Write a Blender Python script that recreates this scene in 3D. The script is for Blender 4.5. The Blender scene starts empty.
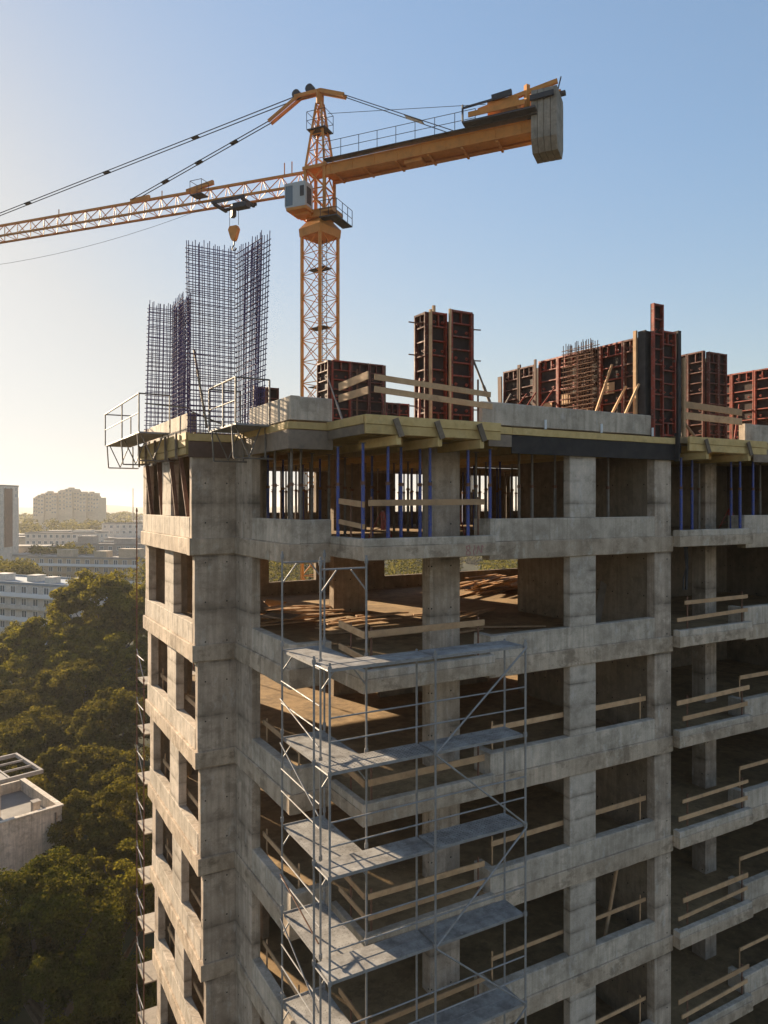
import bpy, bmesh, math, random
import numpy as np
from mathutils import Vector, Matrix
random.seed(7); np.random.seed(7)
sc = bpy.context.scene
C = sc.collection
GZ = -34.0                                   # ground level, eye level is z = 0
YAW = math.radians(29.7); FPX = 734.0; HOR = 503.0
FW = (math.sin(YAW), math.cos(YAW)); RT = (math.cos(YAW), -math.sin(YAW))
def gx(px, Y):                               # X of the point at depth-line Y seen at column px (used for measuring)
    r = (px-384)/FPX
    return Y*(FW[0]+r*RT[0])/(FW[1]+r*RT[1])
def pol(px, D, z=0.0):                       # point at camera distance D in direction of column px
    r = (px-384)/FPX
    return Vector((D*(FW[0]+r*RT[0]), D*(FW[1]+r*RT[1]), z))
R = math.radians

# ---------------------------------------------------------------- helpers
class MB:
    def __init__(s): s.v = []; s.f = []
    def add(s, vs, fs):
        o = len(s.v); s.v += [tuple(v) for v in vs]; s.f += [tuple(i+o for i in f) for f in fs]
    def box(s, x0, x1, y0, y1, z0, z1):
        s.add([(x0,y0,z0),(x1,y0,z0),(x1,y1,z0),(x0,y1,z0),(x0,y0,z1),(x1,y0,z1),(x1,y1,z1),(x0,y1,z1)],
              [(3,2,1,0),(4,5,6,7),(0,1,5,4),(1,2,6,5),(2,3,7,6),(3,0,4,7)])
    def bar(s, p, q, w, h=None, up=(0,0,1)):       # rectangular bar from p to q, w across, h along up
        h = h or w
        p = Vector(p); q = Vector(q); d = (q-p).normalized(); u = Vector(up)
        if abs(d.dot(u)) > .97: u = Vector((1,0,0)) if abs(d.x) < .9 else Vector((0,1,0))
        a = d.cross(u).normalized(); b = a.cross(d).normalized()
        a *= w/2; b *= h/2
        vs = [p-a-b, p+a-b, p+a+b, p-a+b, q-a-b, q+a-b, q+a+b, q-a+b]
        s.add(vs, [(0,1,2,3),(7,6,5,4),(1,0,4,5),(2,1,5,6),(3,2,6,7),(0,3,7,4)])
    def tube(s, p, q, r, n=6, r2=None):
        r2 = r if r2 is None else r2
        p = Vector(p); q = Vector(q); d = (q-p).normalized()
        u = Vector((0,0,1)) if abs(d.z) < .95 else Vector((1,0,0))
        a = d.cross(u).normalized(); b = d.cross(a).normalized()
        vs = []
        for c, rr in ((p, r), (q, r2)):
            for i in range(n):
                t = 2*math.pi*i/n; vs.append(c+a*(rr*math.cos(t))+b*(rr*math.sin(t)))
        s.add(vs, [tuple((i, (i+1) % n, n+(i+1) % n, n+i)) for i in range(n)]+[tuple(range(n-1,-1,-1)), tuple(range(n, 2*n))])
    def path(s, pts, r, n=6):
        for a, b in zip(pts[:-1], pts[1:]): s.tube(a, b, r, n)
    def cbar(s, x0, x1, y0, y1, z0, z1, ch=.014, j=.004, seg=.55):   # cast concrete member, chamfered and slightly uneven
        L = (x1-x0, y1-y0, z1-z0); ax = max(range(3), key=lambda i: L[i])
        o = [(x0,x1),(y0,y1),(z0,z1)]; b, c = [i for i in range(3) if i != ax]
        b0, b1 = o[b]; c0, c1 = o[c]
        ring = [(b0+ch,c0),(b1-ch,c0),(b1,c0+ch),(b1,c1-ch),(b1-ch,c1),(b0+ch,c1),(b0,c1-ch),(b0,c0+ch)]
        if ax == 1: ring = ring[::-1]
        n = max(2, int(L[ax]/seg)+1); vs = []
        for i in range(n+1):
            t = o[ax][0]+L[ax]*i/n
            for (pb, pc) in ring:
                v = [0,0,0]; v[ax] = t
                v[b] = pb+random.uniform(-j, j); v[c] = pc+random.uniform(-j, j); vs.append(v)
        fs = [tuple(range(7,-1,-1)), tuple(range(8*n, 8*n+8))]
        for i in range(n):
            for k in range(8): fs.append((8*i+k, 8*i+(k+1) % 8, 8*i+8+(k+1) % 8, 8*i+8+k))
        s.add(vs, fs)
    def prism(s, pts, z0, z1):                     # polygon in plan, extruded upward
        n = len(pts)
        s.add([(x,y,z0) for x,y in pts]+[(x,y,z1) for x,y in pts],
              [tuple(range(n-1,-1,-1)), tuple(range(n,2*n))]+[(i,(i+1) % n,n+(i+1) % n,n+i) for i in range(n)])
    def xform(s, M): s.v = [tuple(M @ Vector(v)) for v in s.v]
    def build(s, name, mat, parent=None, label=None, smooth=False):
        off = parent_loc(parent)
        me = bpy.data.meshes.new(name)
        me.from_pydata([(v[0]-off[0], v[1]-off[1], v[2]-off[2]) for v in s.v], [], s.f)
        me.materials.append(mat)
        bm = bmesh.new(); bm.from_mesh(me); bmesh.ops.recalc_face_normals(bm, faces=bm.faces); bm.to_mesh(me); bm.free()
        if smooth: me.polygons.foreach_set('use_smooth', [True]*len(me.polygons))
        o = bpy.data.objects.new(name, me); C.objects.link(o)
        if parent: o.parent = parent
        if label: o['label'] = label
        return o
def parent_loc(p):
    v = Vector((0,0,0))
    while p is not None: v = v+p.location; p = p.parent
    return v
def tag(o, label=None, cat=None, group=None, kind=None):
    if label: o['label'] = label
    if cat: o['category'] = cat
    if group: o['group'] = group
    if kind: o['kind'] = kind
    return o
def thing(name, label, cat, loc, group=None):
    o = bpy.data.objects.new(name, None); C.objects.link(o); o.location = loc
    o.empty_display_size = .3
    return tag(o, label, cat, group)
def solid(name, mb, mat, label, cat, group=None):       # a thing that is one mesh, origin at its base
    xs = [v[0] for v in mb.v]; ys = [v[1] for v in mb.v]; zs = [v[2] for v in mb.v]
    c = Vector(((min(xs)+max(xs))/2, (min(ys)+max(ys))/2, min(zs)))
    mb.v = [(v[0]-c.x, v[1]-c.y, v[2]-c.z) for v in mb.v]
    o = mb.build(name, mat); o.location = c
    return tag(o, label, cat, group)
def dup(root, loc, rotz=None, label=None, group=None, scale=None):
    r = root.copy(); C.objects.link(r); r.location = loc
    if rotz is not None: r.rotation_euler = (0,0,rotz)
    if scale: r.scale = scale
    if label: r['label'] = label
    if group: r['group'] = group
    for ch in root.children:
        c = ch.copy(); C.objects.link(c); c.parent = r
        for g in ch.children:
            d = g.copy(); C.objects.link(d); d.parent = c
    return r

# ---------------------------------------------------------------- materials
def newmat(name):
    m = bpy.data.materials.new(name); m.use_nodes = True
    nt = m.node_tree; return m, nt, nt.nodes, nt.links, nt.nodes['Principled BSDF']
def noise(N, L, vec, scale, detail=4, rough=.55):
    n = N.new('ShaderNodeTexNoise'); n.inputs['Scale'].default_value = scale
    n.inputs['Detail'].default_value = detail; n.inputs['Roughness'].default_value = rough
    L.new(vec, n.inputs['Vector']); return n.outputs['Fac']
def mapping(N, L, vec, scale):
    mp = N.new('ShaderNodeMapping'); mp.inputs['Scale'].default_value = scale; L.new(vec, mp.inputs['Vector']); return mp.outputs['Vector']
def ramp(N, L, fac, stops):
    r = N.new('ShaderNodeValToRGB'); e = r.color_ramp.elements
    while len(e) < len(stops): e.new(.5)
    for el, (p, c) in zip(e, stops):
        el.position = p; el.color = (c[0], c[1], c[2], 1) if not isinstance(c, (int, float)) else (c, c, c, 1)
    L.new(fac, r.inputs['Fac']); return r.outputs['Color']
def mixc(N, L, fac, a, b, mode='MIX'):
    m = N.new('ShaderNodeMix'); m.data_type = 'RGBA'; m.blend_type = mode
    if isinstance(fac, (int, float)): m.inputs[0].default_value = fac
    else: L.new(fac, m.inputs[0])
    for i, x in ((6, a), (7, b)):
        if isinstance(x, tuple): m.inputs[i].default_value = (*x, 1)
        else: L.new(x, m.inputs[i])
    return m.outputs[2]
def math_(N, L, op, a, b=None):
    m = N.new('ShaderNodeMath'); m.operation = op
    for i, x in enumerate((a, b)):
        if x is None: continue
        if isinstance(x, (int, float)): m.inputs[i].default_value = x
        else: L.new(x, m.inputs[i])
    return m.outputs[0]
def bump(N, L, b, h, strength, dist):
    bn = N.new('ShaderNodeBump'); bn.inputs['Strength'].default_value = strength; bn.inputs['Distance'].default_value = dist
    L.new(h, bn.inputs['Height']); L.new(bn.outputs['Normal'], b.inputs['Normal'])
def concrete(name, dark, light, streak=.5, bands=0, ties=False, stain=(.13,.105,.075), stain_amt=.5, boards=0):
    m, nt, N, L, b = newmat(name)
    g = N.new('ShaderNodeNewGeometry'); pos = g.outputs['Position']
    big = noise(N, L, pos, .7, 5, .6)
    mid = noise(N, L, pos, 3.1, 6, .65)
    fine = noise(N, L, pos, 38, 3, .6)
    st = noise(N, L, mapping(N, L, pos, (5.5,5.5,.35)), 1.0, 5, .6)
    f = math_(N, L, 'ADD', math_(N, L, 'MULTIPLY', big, .5), math_(N, L, 'MULTIPLY', mid, .5))
    col = ramp(N, L, f, [(.36, tuple(c*.74 for c in dark)), (.5, tuple((a+c)/2 for a, c in zip(dark, light))), (.64, tuple(c*1.06 for c in light))])
    s = ramp(N, L, st, [(.40, 0), (.62, 1)])
    col = mixc(N, L, math_(N, L, 'MULTIPLY', s, streak*.55), col, stain)
    pat = ramp(N, L, noise(N, L, mapping(N, L, pos, (1.1,1.1,1.6)), 1.3, 7, .7), [(.53, 0), (.60, 1)])
    col = mixc(N, L, math_(N, L, 'MULTIPLY', pat, stain_amt*.9), col, stain)
    # pale lime bloom
    sep = N.new('ShaderNodeSeparateXYZ'); L.new(pos, sep.inputs[0])
    xy = math_(N, L, 'ADD', sep.outputs[0], sep.outputs[1])
    cell = N.new('ShaderNodeCombineXYZ')
    L.new(math_(N, L, 'FLOOR', math_(N, L, 'MULTIPLY', xy, 1/1.37)), cell.inputs[0]); L.new(math_(N, L, 'FLOOR', math_(N, L, 'MULTIPLY', math_(N, L, 'ADD', sep.outputs[2], .46), 1/1.5)), cell.inputs[1])
    wn = N.new('ShaderNodeTexWhiteNoise'); L.new(cell.outputs[0], wn.inputs['Vector'])
    col = mixc(N, L, math_(N, L, 'MULTIPLY', wn.outputs['Value'], .42), col, tuple(c*.70 for c in dark))
    wh = ramp(N, L, noise(N, L, mapping(N, L, pos, (2,2,.9)), 1.7, 6, .7), [(.56, 0), (.7, 1)])
    col = mixc(N, L, math_(N, L, 'MULTIPLY', wh, .35), col, tuple(min(.62, c*1.45) for c in light))
    col = mixc(N, L, .22, col, ramp(N, L, fine, [(.3, .12), (.7, .55)]), 'OVERLAY')
    hgt = math_(N, L, 'ADD', math_(N, L, 'MULTIPLY', fine, .4), mid)
    if bands:                                   # horizontal joints left by the form panels
        z = math_(N, L, 'ADD', sep.outputs[2], math_(N, L, 'MULTIPLY', noise(N, L, pos, 2.2, 3), .05))
        fr = math_(N, L, 'FRACT', math_(N, L, 'MULTIPLY', z, 1/bands))
        ln = ramp(N, L, fr, [(0, 1), (.06, .5), (.2, .12), (.3, 0), (.9, 0), (1, .6)])
        ln = math_(N, L, 'MULTIPLY', ln, ramp(N, L, noise(N, L, pos, 1.9, 3), [(.35, .1), (.6, 1)]))
        col = mixc(N, L, math_(N, L, 'MULTIPLY', ln, .75), col, tuple(c*.45 for c in stain))
        hgt = math_(N, L, 'SUBTRACT', hgt, ln)
    if boards:                                  # vertical board marks
        fr = math_(N, L, 'FRACT', math_(N, L, 'MULTIPLY', math_(N, L, 'ADD', xy, math_(N, L, 'MULTIPLY', noise(N, L, pos, .8, 2), .02)), 1/boards))
        ln = ramp(N, L, fr, [(0, 1), (.05, .2), (.09, 0), (1, 0)])
        col = mixc(N, L, math_(N, L, 'MULTIPLY', math_(N, L, 'MULTIPLY', ln, ramp(N, L, noise(N, L, pos, 1.3, 3), [(.4, .05), (.62, .8)])), .5), col, tuple(c*.6 for c in stain))
        hgt = math_(N, L, 'SUBTRACT', hgt, math_(N, L, 'MULTIPLY', ln, .7))
    if ties:
        u = math_(N, L, 'SUBTRACT', math_(N, L, 'FRACT', math_(N, L, 'MULTIPLY', xy, 1/.62)), .5)
        v = math_(N, L, 'SUBTRACT', math_(N, L, 'FRACT', math_(N, L, 'MULTIPLY', sep.outputs[2], 1/1.12)), .5)
        u = math_(N, L, 'MULTIPLY', u, .62); v = math_(N, L, 'MULTIPLY', v, 1.12)
        d = math_(N, L, 'SQRT', math_(N, L, 'ADD', math_(N, L, 'MULTIPLY', u, u), math_(N, L, 'MULTIPLY', v, v)))
        h = math_(N, L, 'LESS_THAN', d, .022)
        col = mixc(N, L, h, col, (.02,.017,.014))
    L.new(mixc(N, L, 1.0, col, (1.17,1.10,1.03), 'MULTIPLY'), b.inputs['Base Color']); b.inputs['Roughness'].default_value = .88; b.inputs['Specular IOR Level'].default_value = .25
    bump(N, L, b, hgt, .55, .02)
    return m
def paint(name, col, rough=.5, metal=0., dirt=(.1,.08,.06), amt=.45, scale=6, chips=None, spec=.4):
    m, nt, N, L, b = newmat(name)
    tc = N.new('ShaderNodeNewGeometry').outputs['Position']
    oi = N.new('ShaderNodeObjectInfo').outputs['Random']
    f = noise(N, L, tc, scale, 6, .7)
    d = ramp(N, L, f, [(.45, 0), (.7, 1)])
    c = mixc(N, L, math_(N, L, 'MULTIPLY', oi, .3), col, tuple(x*.62 for x in col))
    c = mixc(N, L, math_(N, L, 'MULTIPLY', d, amt), c, dirt)
    if chips:
        k = ramp(N, L, noise(N, L, tc, scale*3.3, 4, .6), [(.58, 0), (.63, 1)])
        c = mixc(N, L, math_(N, L, 'MULTIPLY', k, .8), c, chips)
    L.new(c, b.inputs['Base Color']); b.inputs['Metallic'].default_value = metal
    L.new(ramp(N, L, f, [(.3, max(.05, rough-.12)), (.7, min(1, rough+.2))]), b.inputs['Roughness'])
    b.inputs['Specular IOR Level'].default_value = spec
    return m
def timber(name, a, bcol, grain=(2.5,2.5,30), dirt=.3):
    m, nt, N, L, b = newmat(name)
    tc = N.new('ShaderNodeTexCoord').outputs['Object']; pos = N.new('ShaderNodeNewGeometry').outputs['Position']
    oi = N.new('ShaderNodeObjectInfo').outputs['Random']
    f = noise(N, L, mapping(N, L, tc, grain), 1.6, 5, .6)
    c = ramp(N, L, f, [(.3, a), (.7, bcol)])
    c = mixc(N, L, math_(N, L, 'MULTIPLY', oi, .55), c, tuple(x*.55 for x in a))
    d = ramp(N, L, noise(N, L, pos, 2.7, 6, .7), [(.5, 0), (.72, 1)])
    c = mixc(N, L, math_(N, L, 'MULTIPLY', d, dirt), c, (.07,.055,.04))
    L.new(c, b.inputs['Base Color']); b.inputs['Roughness'].default_value = .75; b.inputs['Specular IOR Level'].default_value = .25
    bump(N, L, b, f, .3, .01)
    return m
M_BEAM = concrete('concrete_beam', (.40,.325,.245), (.57,.48,.38), streak=.55, stain=(.12,.09,.06), stain_amt=.55)
M_PAR = concrete('concrete_parapet', (.43,.38,.315), (.61,.545,.46), streak=.6, stain=(.15,.125,.09), stain_amt=.35, boards=.62)
M_COL = concrete('concrete_column', (.42,.345,.275), (.58,.495,.405), streak=.7, ties=True, boards=.52, bands=1.5, stain=(.12,.10,.075), stain_amt=.4)
M_PIL = concrete('concrete_pillar', (.42,.375,.315), (.59,.53,.46), streak=.3, bands=.62, stain_amt=.3)
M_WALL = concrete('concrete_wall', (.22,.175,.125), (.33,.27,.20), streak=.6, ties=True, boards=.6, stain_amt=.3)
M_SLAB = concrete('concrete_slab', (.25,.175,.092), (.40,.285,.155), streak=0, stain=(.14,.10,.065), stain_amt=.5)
M_TIM = timber('timber_yellow', (.58,.39,.15), (.70,.51,.23), (3,3,3))
M_PLANK = timber('timber_plank', (.52,.31,.16), (.66,.43,.24), (3,3,3), .4)
M_PALE = timber('timber_pale_grey', (.34,.29,.23), (.46,.40,.32), (3,3,3), .35)
M_OLD = timber('timber_weathered', (.16,.12,.085), (.26,.20,.14), (3,3,3), .5)
M_PLYB = timber('plywood_brown', (.13,.075,.05), (.20,.125,.09), (2,2,2), .4)
M_PLYG = timber('plywood_stained', (.24,.18,.13), (.36,.28,.21), (2,2,2), .5)
M_PLYD = timber('plywood_dark', (.035,.03,.028), (.075,.065,.058), (2,2,2), .3)
M_PLYP = timber('form_face', (.028,.018,.014), (.07,.042,.032), (2,2,2), .35)
M_REDD = paint('red_steel_dirty', (.15,.045,.028), .7, 0, (.05,.035,.028), .85, 4, (.2,.15,.12))
M_RED = paint('red_steel', (.34,.055,.025), .6, 0, (.06,.035,.028), .85, 4, (.2,.15,.12))
M_CRANE = paint('crane_orange', (.60,.235,.035), .5, 0, (.20,.10,.04), .45, 1.5)
M_DARK = paint('dark_steel', (.05,.05,.055), .55, .3, (.03,.025,.02), .3)
M_CABLE = paint('steel_cable', (.035,.035,.04), .6, .2, (.03,.03,.03), .2)
M_GALV = paint('galvanised_steel', (.33,.32,.31), .62, .3, (.17,.14,.11), .55, 5, (.30,.28,.25))
M_RUST = paint('rusty_steel', (.20,.10,.06), .8, .1, (.10,.05,.03), .6, 8)
M_BLUE = paint('blue_prop_paint', (.045,.075,.30), .5, 0, (.16,.14,.13), .5, 9, (.22,.19,.17))
M_GREY = paint('grey_prop_steel', (.22,.19,.16), .6, .3, (.12,.08,.05), .6, 9)
M_BAR = paint('rebar_steel', (.13,.095,.19), .7, .25, (.11,.06,.04), .6, 1.2)
M_BARR = paint('rebar_rusty', (.20,.10,.055), .8, .1, (.09,.05,.03), .6, 3)
M_CAB = paint('cab_paint', (.40,.42,.42), .4, 0, (.28,.26,.22), .3, 3)
M_CW = concrete('counterweight_concrete', (.21,.20,.175), (.33,.31,.27), streak=.4, stain_amt=.25)
M_PVC = paint('white_plastic', (.75,.76,.76), .4, 0, (.5,.5,.48), .2)
def glass(name):
    m, nt, N, L, b = newmat(name); b.inputs['Base Color'].default_value = (.10,.13,.15,1); b.inputs['Roughness'].default_value = .06
    b.inputs['Specular IOR Level'].default_value = .7
    return m
M_GLASS = glass('glass')
def deckmat():
    m, nt, N, L, b = newmat('perforated_deck')
    pos = N.new('ShaderNodeNewGeometry').outputs['Position']
    v = N.new('ShaderNodeTexVoronoi'); v.inputs['Scale'].default_value = 13; v.inputs['Randomness'].default_value = .12; L.new(pos, v.inputs['Vector'])
    h = ramp(N, L, v.outputs['Distance'], [(.22, 1), (.30, 0)])
    f = noise(N, L, pos, 2.4, 6, .7)
    c = ramp(N, L, f, [(.35, (.20,.185,.17)), (.65, (.45,.43,.40))])
    c = mixc(N, L, math_(N, L, 'MULTIPLY', h, .85), c, (.05,.045,.04))
    spl = ramp(N, L, noise(N, L, pos, 9, 5, .75), [(.6, 0), (.68, 1)])
    c = mixc(N, L, math_(N, L, 'MULTIPLY', spl, .6), c, (.55,.53,.50))
    L.new(c, b.inputs['Base Color']); b.inputs['Roughness'].default_value = .6; b.inputs['Metallic'].default_value = .25
    return m
M_DECK = deckmat()

# ---------------------------------------------------------------- the concrete frame
bld = thing('concrete_building', 'unfinished grey concrete frame building with open floors and no windows', 'building', (14,20,GZ))
FL = [2-3*k for k in range(0, 12)]                  # floor levels, FL[0] is the top deck
XB, YP, YB, YF, YK = 6.76, 20.47, 16.36, 14.9, 30.0
def XL(k): return 5.49+.08*(max(k,1)-1)
def part(name, mat, *boxes, **kw):
    mb = MB()
    for bx in boxes: mb.cbar(*bx)
    return mb.build(name, mat, bld)
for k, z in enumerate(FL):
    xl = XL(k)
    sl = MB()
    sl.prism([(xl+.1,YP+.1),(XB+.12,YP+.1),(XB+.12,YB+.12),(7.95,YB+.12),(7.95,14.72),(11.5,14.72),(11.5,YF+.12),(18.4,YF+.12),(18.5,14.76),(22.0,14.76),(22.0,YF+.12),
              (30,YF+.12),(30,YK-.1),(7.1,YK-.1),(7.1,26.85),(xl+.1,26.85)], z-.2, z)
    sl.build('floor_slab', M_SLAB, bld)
    zb = z-.46; h = z+.60
    # parapets
    if k == 0:
        part('parapet', M_PAR, (11.36,17.62,YF,YF+.22,z,h-.02))
        part('parapet', M_PAR, (22.0,30,YF,YF+.22,z,h-.02))
        part('parapet', M_PAR, (XB,XB+.24,YB,19.3,z,h-.02))
        part('parapet', M_PAR, (XB+.245,7.86,YB+.004,YB+.24,z,h-.03))
        part('parapet', M_PAR, (xl+.02,xl+.28,21.0,26.9,z,h-.02))
    else:
        # perimeter beams (a little proud of the walls above and below)
        part('beam', M_BEAM, (11.56,18.47,YF-.045,YF+.27,zb,z+.01,.018,.007,.4))
        part('beam', M_BEAM, (21.99,30,YF-.035,YF+.27,zb,z+.01))
        part('beam', M_BEAM, (XB-.05,XB+.26,YB-.04,YP+.2,zb,z+.008,.018,.007,.4))
        part('beam', M_BEAM, (XB+.265,7.80,YB-.028,YB+.27,zb,z+.01))
        part('beam', M_BEAM, (xl-.075,XB-.052,YP-.06,YP+.26,zb,z+.01,.02,.009,.3))
        part('beam', M_BEAM, (xl-.07,xl+.28,YP+.265,26.97,zb,z+.01,.018,.007,.4))
        part('beam', M_BEAM, (7.02,30,YK-.27,YK+.03,zb,z+.01))
        part('parapet', M_PAR, (11.62,17.725,YF,YF+.24,z+.01,h))
        part('parapet', M_PAR, (21.97,30,YF,YF+.24,z+.01,h))
        part('parapet_return', M_PAR, (11.615,11.86,YF+.245,15.6,z+.01,h-.01))
        part('parapet_return', M_PAR, (21.965,22.2,YF+.245,15.5,z+.01,h-.01))
        part('parapet', M_PAR, (XB,XB+.25,YB,19.1,z+.01,h))
        part('parapet', M_PAR, (XB+.252,7.84,YB+.005,YB+.25,z+.01,h-.008))
        part('parapet', M_PAR, (xl,xl+.25,YP+.26,26.95,z+.01,h))
        # balcony slabs with upstand kerbs
        for (x0, x1, y0) in ((7.78,11.54,14.57),(18.47,21.98,14.60)):
            part('balcony_edge', M_BEAM, (x0,x1,y0,y0+.28,z-.31,z+.005))
            part('balcony_kerb', M_PAR, (x0+.01,x1-.01,y0+.02,y0+.2,z+.005,z+.19))
            yy = YB-.03 if x0 < 10 else YF-.04
            part('balcony_edge', M_BEAM, (x0+.002,x0+.25,y0+.282,yy,z-.308,z+.003))
            part('balcony_kerb', M_PAR, (x0+.012,x0+.18,y0+.202,yy,z+.005,z+.186))
    # storey below this floor: columns and walls between FL[k+1] and the beam above
    z2 = FL[k+1] if k+1 < len(FL) else GZ
    t = z-.46 if k > 0 else z-.70
    b = z2+.01; tr = t if k > 0 else z-.62
    if k == 0: part('beam', M_BEAM, (7.02,30,YK-.27,YK+.03,z-.616,z-.225))
    xn = XL(k+1)
    hs = .6
    part('column', M_COL, (17.73,18.45,YF+.004,YF+.30,b,t))
    part('pillar', M_PIL, (14.36,15.34,YF+.012,YF+.27,b+hs,t))
    part('column', M_COL, (24.9,25.7,YF+.004,YF+.30,b+hs,t))
    part('corner_pier', M_COL, (xn+.01,XB+.1,YP,YP+.25,b,t))
    part('corner_pier', M_COL, (XB,XB+.25,19.1,YP+.24,b,t))
    part('pillar', M_PIL, (xn+.012,xn+.26,22.9,24.04,b+hs,t))
    part('column', M_COL, (xn+.01,xn+.27,26.4,26.945,b+hs,t))
    part('column', M_COL, (10.66,11.64,16.25,16.62,z2,z-.2))
    part('column', M_COL, (22.5,23.1,16.74,17.3,z2,z-.2))
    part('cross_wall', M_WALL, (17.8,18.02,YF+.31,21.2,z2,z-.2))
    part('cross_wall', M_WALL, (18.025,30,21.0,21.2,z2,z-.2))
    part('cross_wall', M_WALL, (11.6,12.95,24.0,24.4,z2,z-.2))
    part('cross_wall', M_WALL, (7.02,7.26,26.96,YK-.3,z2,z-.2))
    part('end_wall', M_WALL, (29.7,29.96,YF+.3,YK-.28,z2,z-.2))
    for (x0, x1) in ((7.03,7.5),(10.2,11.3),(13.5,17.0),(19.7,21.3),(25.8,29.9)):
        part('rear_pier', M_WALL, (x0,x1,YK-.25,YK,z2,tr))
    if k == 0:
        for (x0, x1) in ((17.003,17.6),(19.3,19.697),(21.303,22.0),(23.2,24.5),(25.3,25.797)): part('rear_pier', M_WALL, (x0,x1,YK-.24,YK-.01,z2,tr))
    if k >= 2: part('cross_wall', M_WALL, (12.96,17.79,23.0,23.2,z2,z-.2))  # added wall, put in to darken the rooms behind the front windows
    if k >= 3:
        for (x0, x1) in ((11.303,13.497),(17.003,19.697),(21.303,25.797)): part('rear_pier', M_WALL, (x0,x1,YK-.24,YK-.01,b+.6,t))  # infill added to the rear openings so the lower interiors stay dark
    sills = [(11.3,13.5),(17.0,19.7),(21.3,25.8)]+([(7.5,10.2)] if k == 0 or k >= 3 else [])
    if k >= 4: part('rear_pier', M_WALL, (7.503,10.197,YK-.24,YK-.01,b+.6,t))  # added infill, shuts sunlight out of the corner bay from behind
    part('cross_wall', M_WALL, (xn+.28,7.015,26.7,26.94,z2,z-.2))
    if k == 0 or k >= 4: part('cross_wall', M_WALL, (7.7,7.9,20.8,26.9,z2,z-.2))  # inner wall of the top storey; lower ones added to darken the bay
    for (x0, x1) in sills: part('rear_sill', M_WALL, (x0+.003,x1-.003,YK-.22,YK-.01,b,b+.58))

# ---------------------------------------------------------------- formwork under and around the top deck
zt = FL[0]
sf = thing('soffit_formwork', 'yellow timber joists and plywood holding up the top floor ceiling', 'formwork', (14,20,1.3))
pl = MB(); pl.prism([(5.8,20.8),(7.1,20.8),(7.1,16.7),(8.0,16.7),(8.0,14.8),(29.6,15.2),(29.6,29.6),(7.4,29.6),(7.4,26.6),(5.8,26.6)], zt-.224, zt-.204); pl.build('plywood_deck', M_PLYG, sf)
y = 15.25
while y < 29.4:
    mb = MB(); x0 = 7.9 if y < 16.6 else 7.1
    mb.box(x0, 17.75, y, y+.09, zt-.41, zt-.226); mb.build('joist', M_TIM, sf)
    if y < 20.7:
        mb = MB(); mb.box(18.05, 29.6, y, y+.09, zt-.41, zt-.226); mb.build('joist', M_TIM, sf)
    y += .62
for x in (7.6,9.2,10.3,12.1,13.5,15.7,17.2,19.2,20.8,22.2,23.9):
    mb = MB(); mb.box(x-.06, x+.06, 15.3 if x > 7.7 else 16.8, 29.3 if x < 18 else 20.9, zt-.60, zt-.412); mb.build('bearer', M_TIM, sf)

def edge_form(label, axis, a0, a1, face, out, z_face=(-.70,-.27), z_board=(-.26,-.05), mat=M_PLYG, boards=1, th=.05):
    """edge form along x or y: a ply face with timber boards above; out = -1 (towards smaller y / x)"""
    t = thing('edge_formwork', label, 'formwork', ((a0+a1)/2 if axis == 'x' else face, face if axis == 'x' else (a0+a1)/2, zt+z_face[0]), 'edge formwork of the top deck')
    def bx(mb, o0, o1, z0, z1, s0=a0, s1=a1):
        lo, hi = sorted((face+out*o0, face+out*o1))
        if axis == 'x': mb.cbar(s0, s1, lo, hi, zt+z0, zt+z1, .006, .003)
        else: mb.cbar(lo, hi, s0, s1, zt+z0, zt+z1, .006, .003)
    mb = MB(); bx(mb, .0, .04, *z_face); mb.build('face_panel', mat, t)
    n = boards; hh = (z_board[1]-z_board[0])/n
    for i in range(n):
        mb = MB(); bx(mb, .012, .012+th+.02*(i % 2), z_board[0]+hh*i+.004, z_board[0]+hh*(i+1)-.004); mb.build('edge_board', M_TIM, t)
    return t, bx
e1, bx1 = edge_form('stacked yellow timber edge form above the sunlit left wall', 'y', 20.5, 27.0, XL(0)-.02, -1, (-.68,-.05), (-.64,-.02), M_PLYG, 3, .12)
for yy in (21.3,22.6,24.0,25.4,26.5):
    mb = MB(); mb.bar((XL(0)-.22,yy,zt-.75), (XL(0)-.22,yy+.05,zt+.0), .09, .06, (1,0,0)); mb.build('upright', M_OLD, e1)
edge_form('dark brown plywood edge form on the corner pier', 'x', XL(0)-.1, XB-.05, YP-.03, -1, (-.72,-.28), (-.27,-.06), M_PLYB)
edge_form('weathered edge form with thin yellow board along the short side wall', 'y', YB-.06, YP-.1, XB-.04, -1, (-.70,-.24), (-.23,-.05), M_PLYG)
edge_form('weathered edge form with yellow board on the jutting corner front', 'x', XB-.09, 7.84, YB-.045, -1, (-.70,-.24), (-.23,-.05), M_PLYG)
edge_form('long edge form with blackened plywood under a thin yellow board', 'x', 12.25, 18.5, YF-.05, -1, (-.72,-.25), (-.24,-.05), M_PLYD)
edge_form('short brown plywood edge form beside the blackened one', 'x', 11.5, 12.24, YF-.05, -1, (-.56,-.25), (-.24,-.05), M_PLYG)
edge_form('yellow timber edge form on the side of the near balcony', 'y', 14.35, YB-.12, 7.72, -1, (-.46,-.24), (-.235,-.03), M_OLD)
def balcony_form(label, x0, x1, y0, bearers):
    t, bx = edge_form(label, 'x', x0, x1, y0, -1, (-.44,-.2), (-.46,-.03), M_TIM, 2, .06)
    for i, xb in enumerate(bearers):
        mb = MB(); mb.box(xb-.06, xb+.06, y0-.14, y0+1.7, zt-.68, zt-.47); mb.build('bearer', M_TIM, t)
        mb = MB(); mb.bar((xb-.10,y0-.16,zt-.10), (xb+.06,y0-.17,zt-.50), .14, .04, (0,1,0)); mb.build('bracket', M_OLD, t)
    return t
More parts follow.
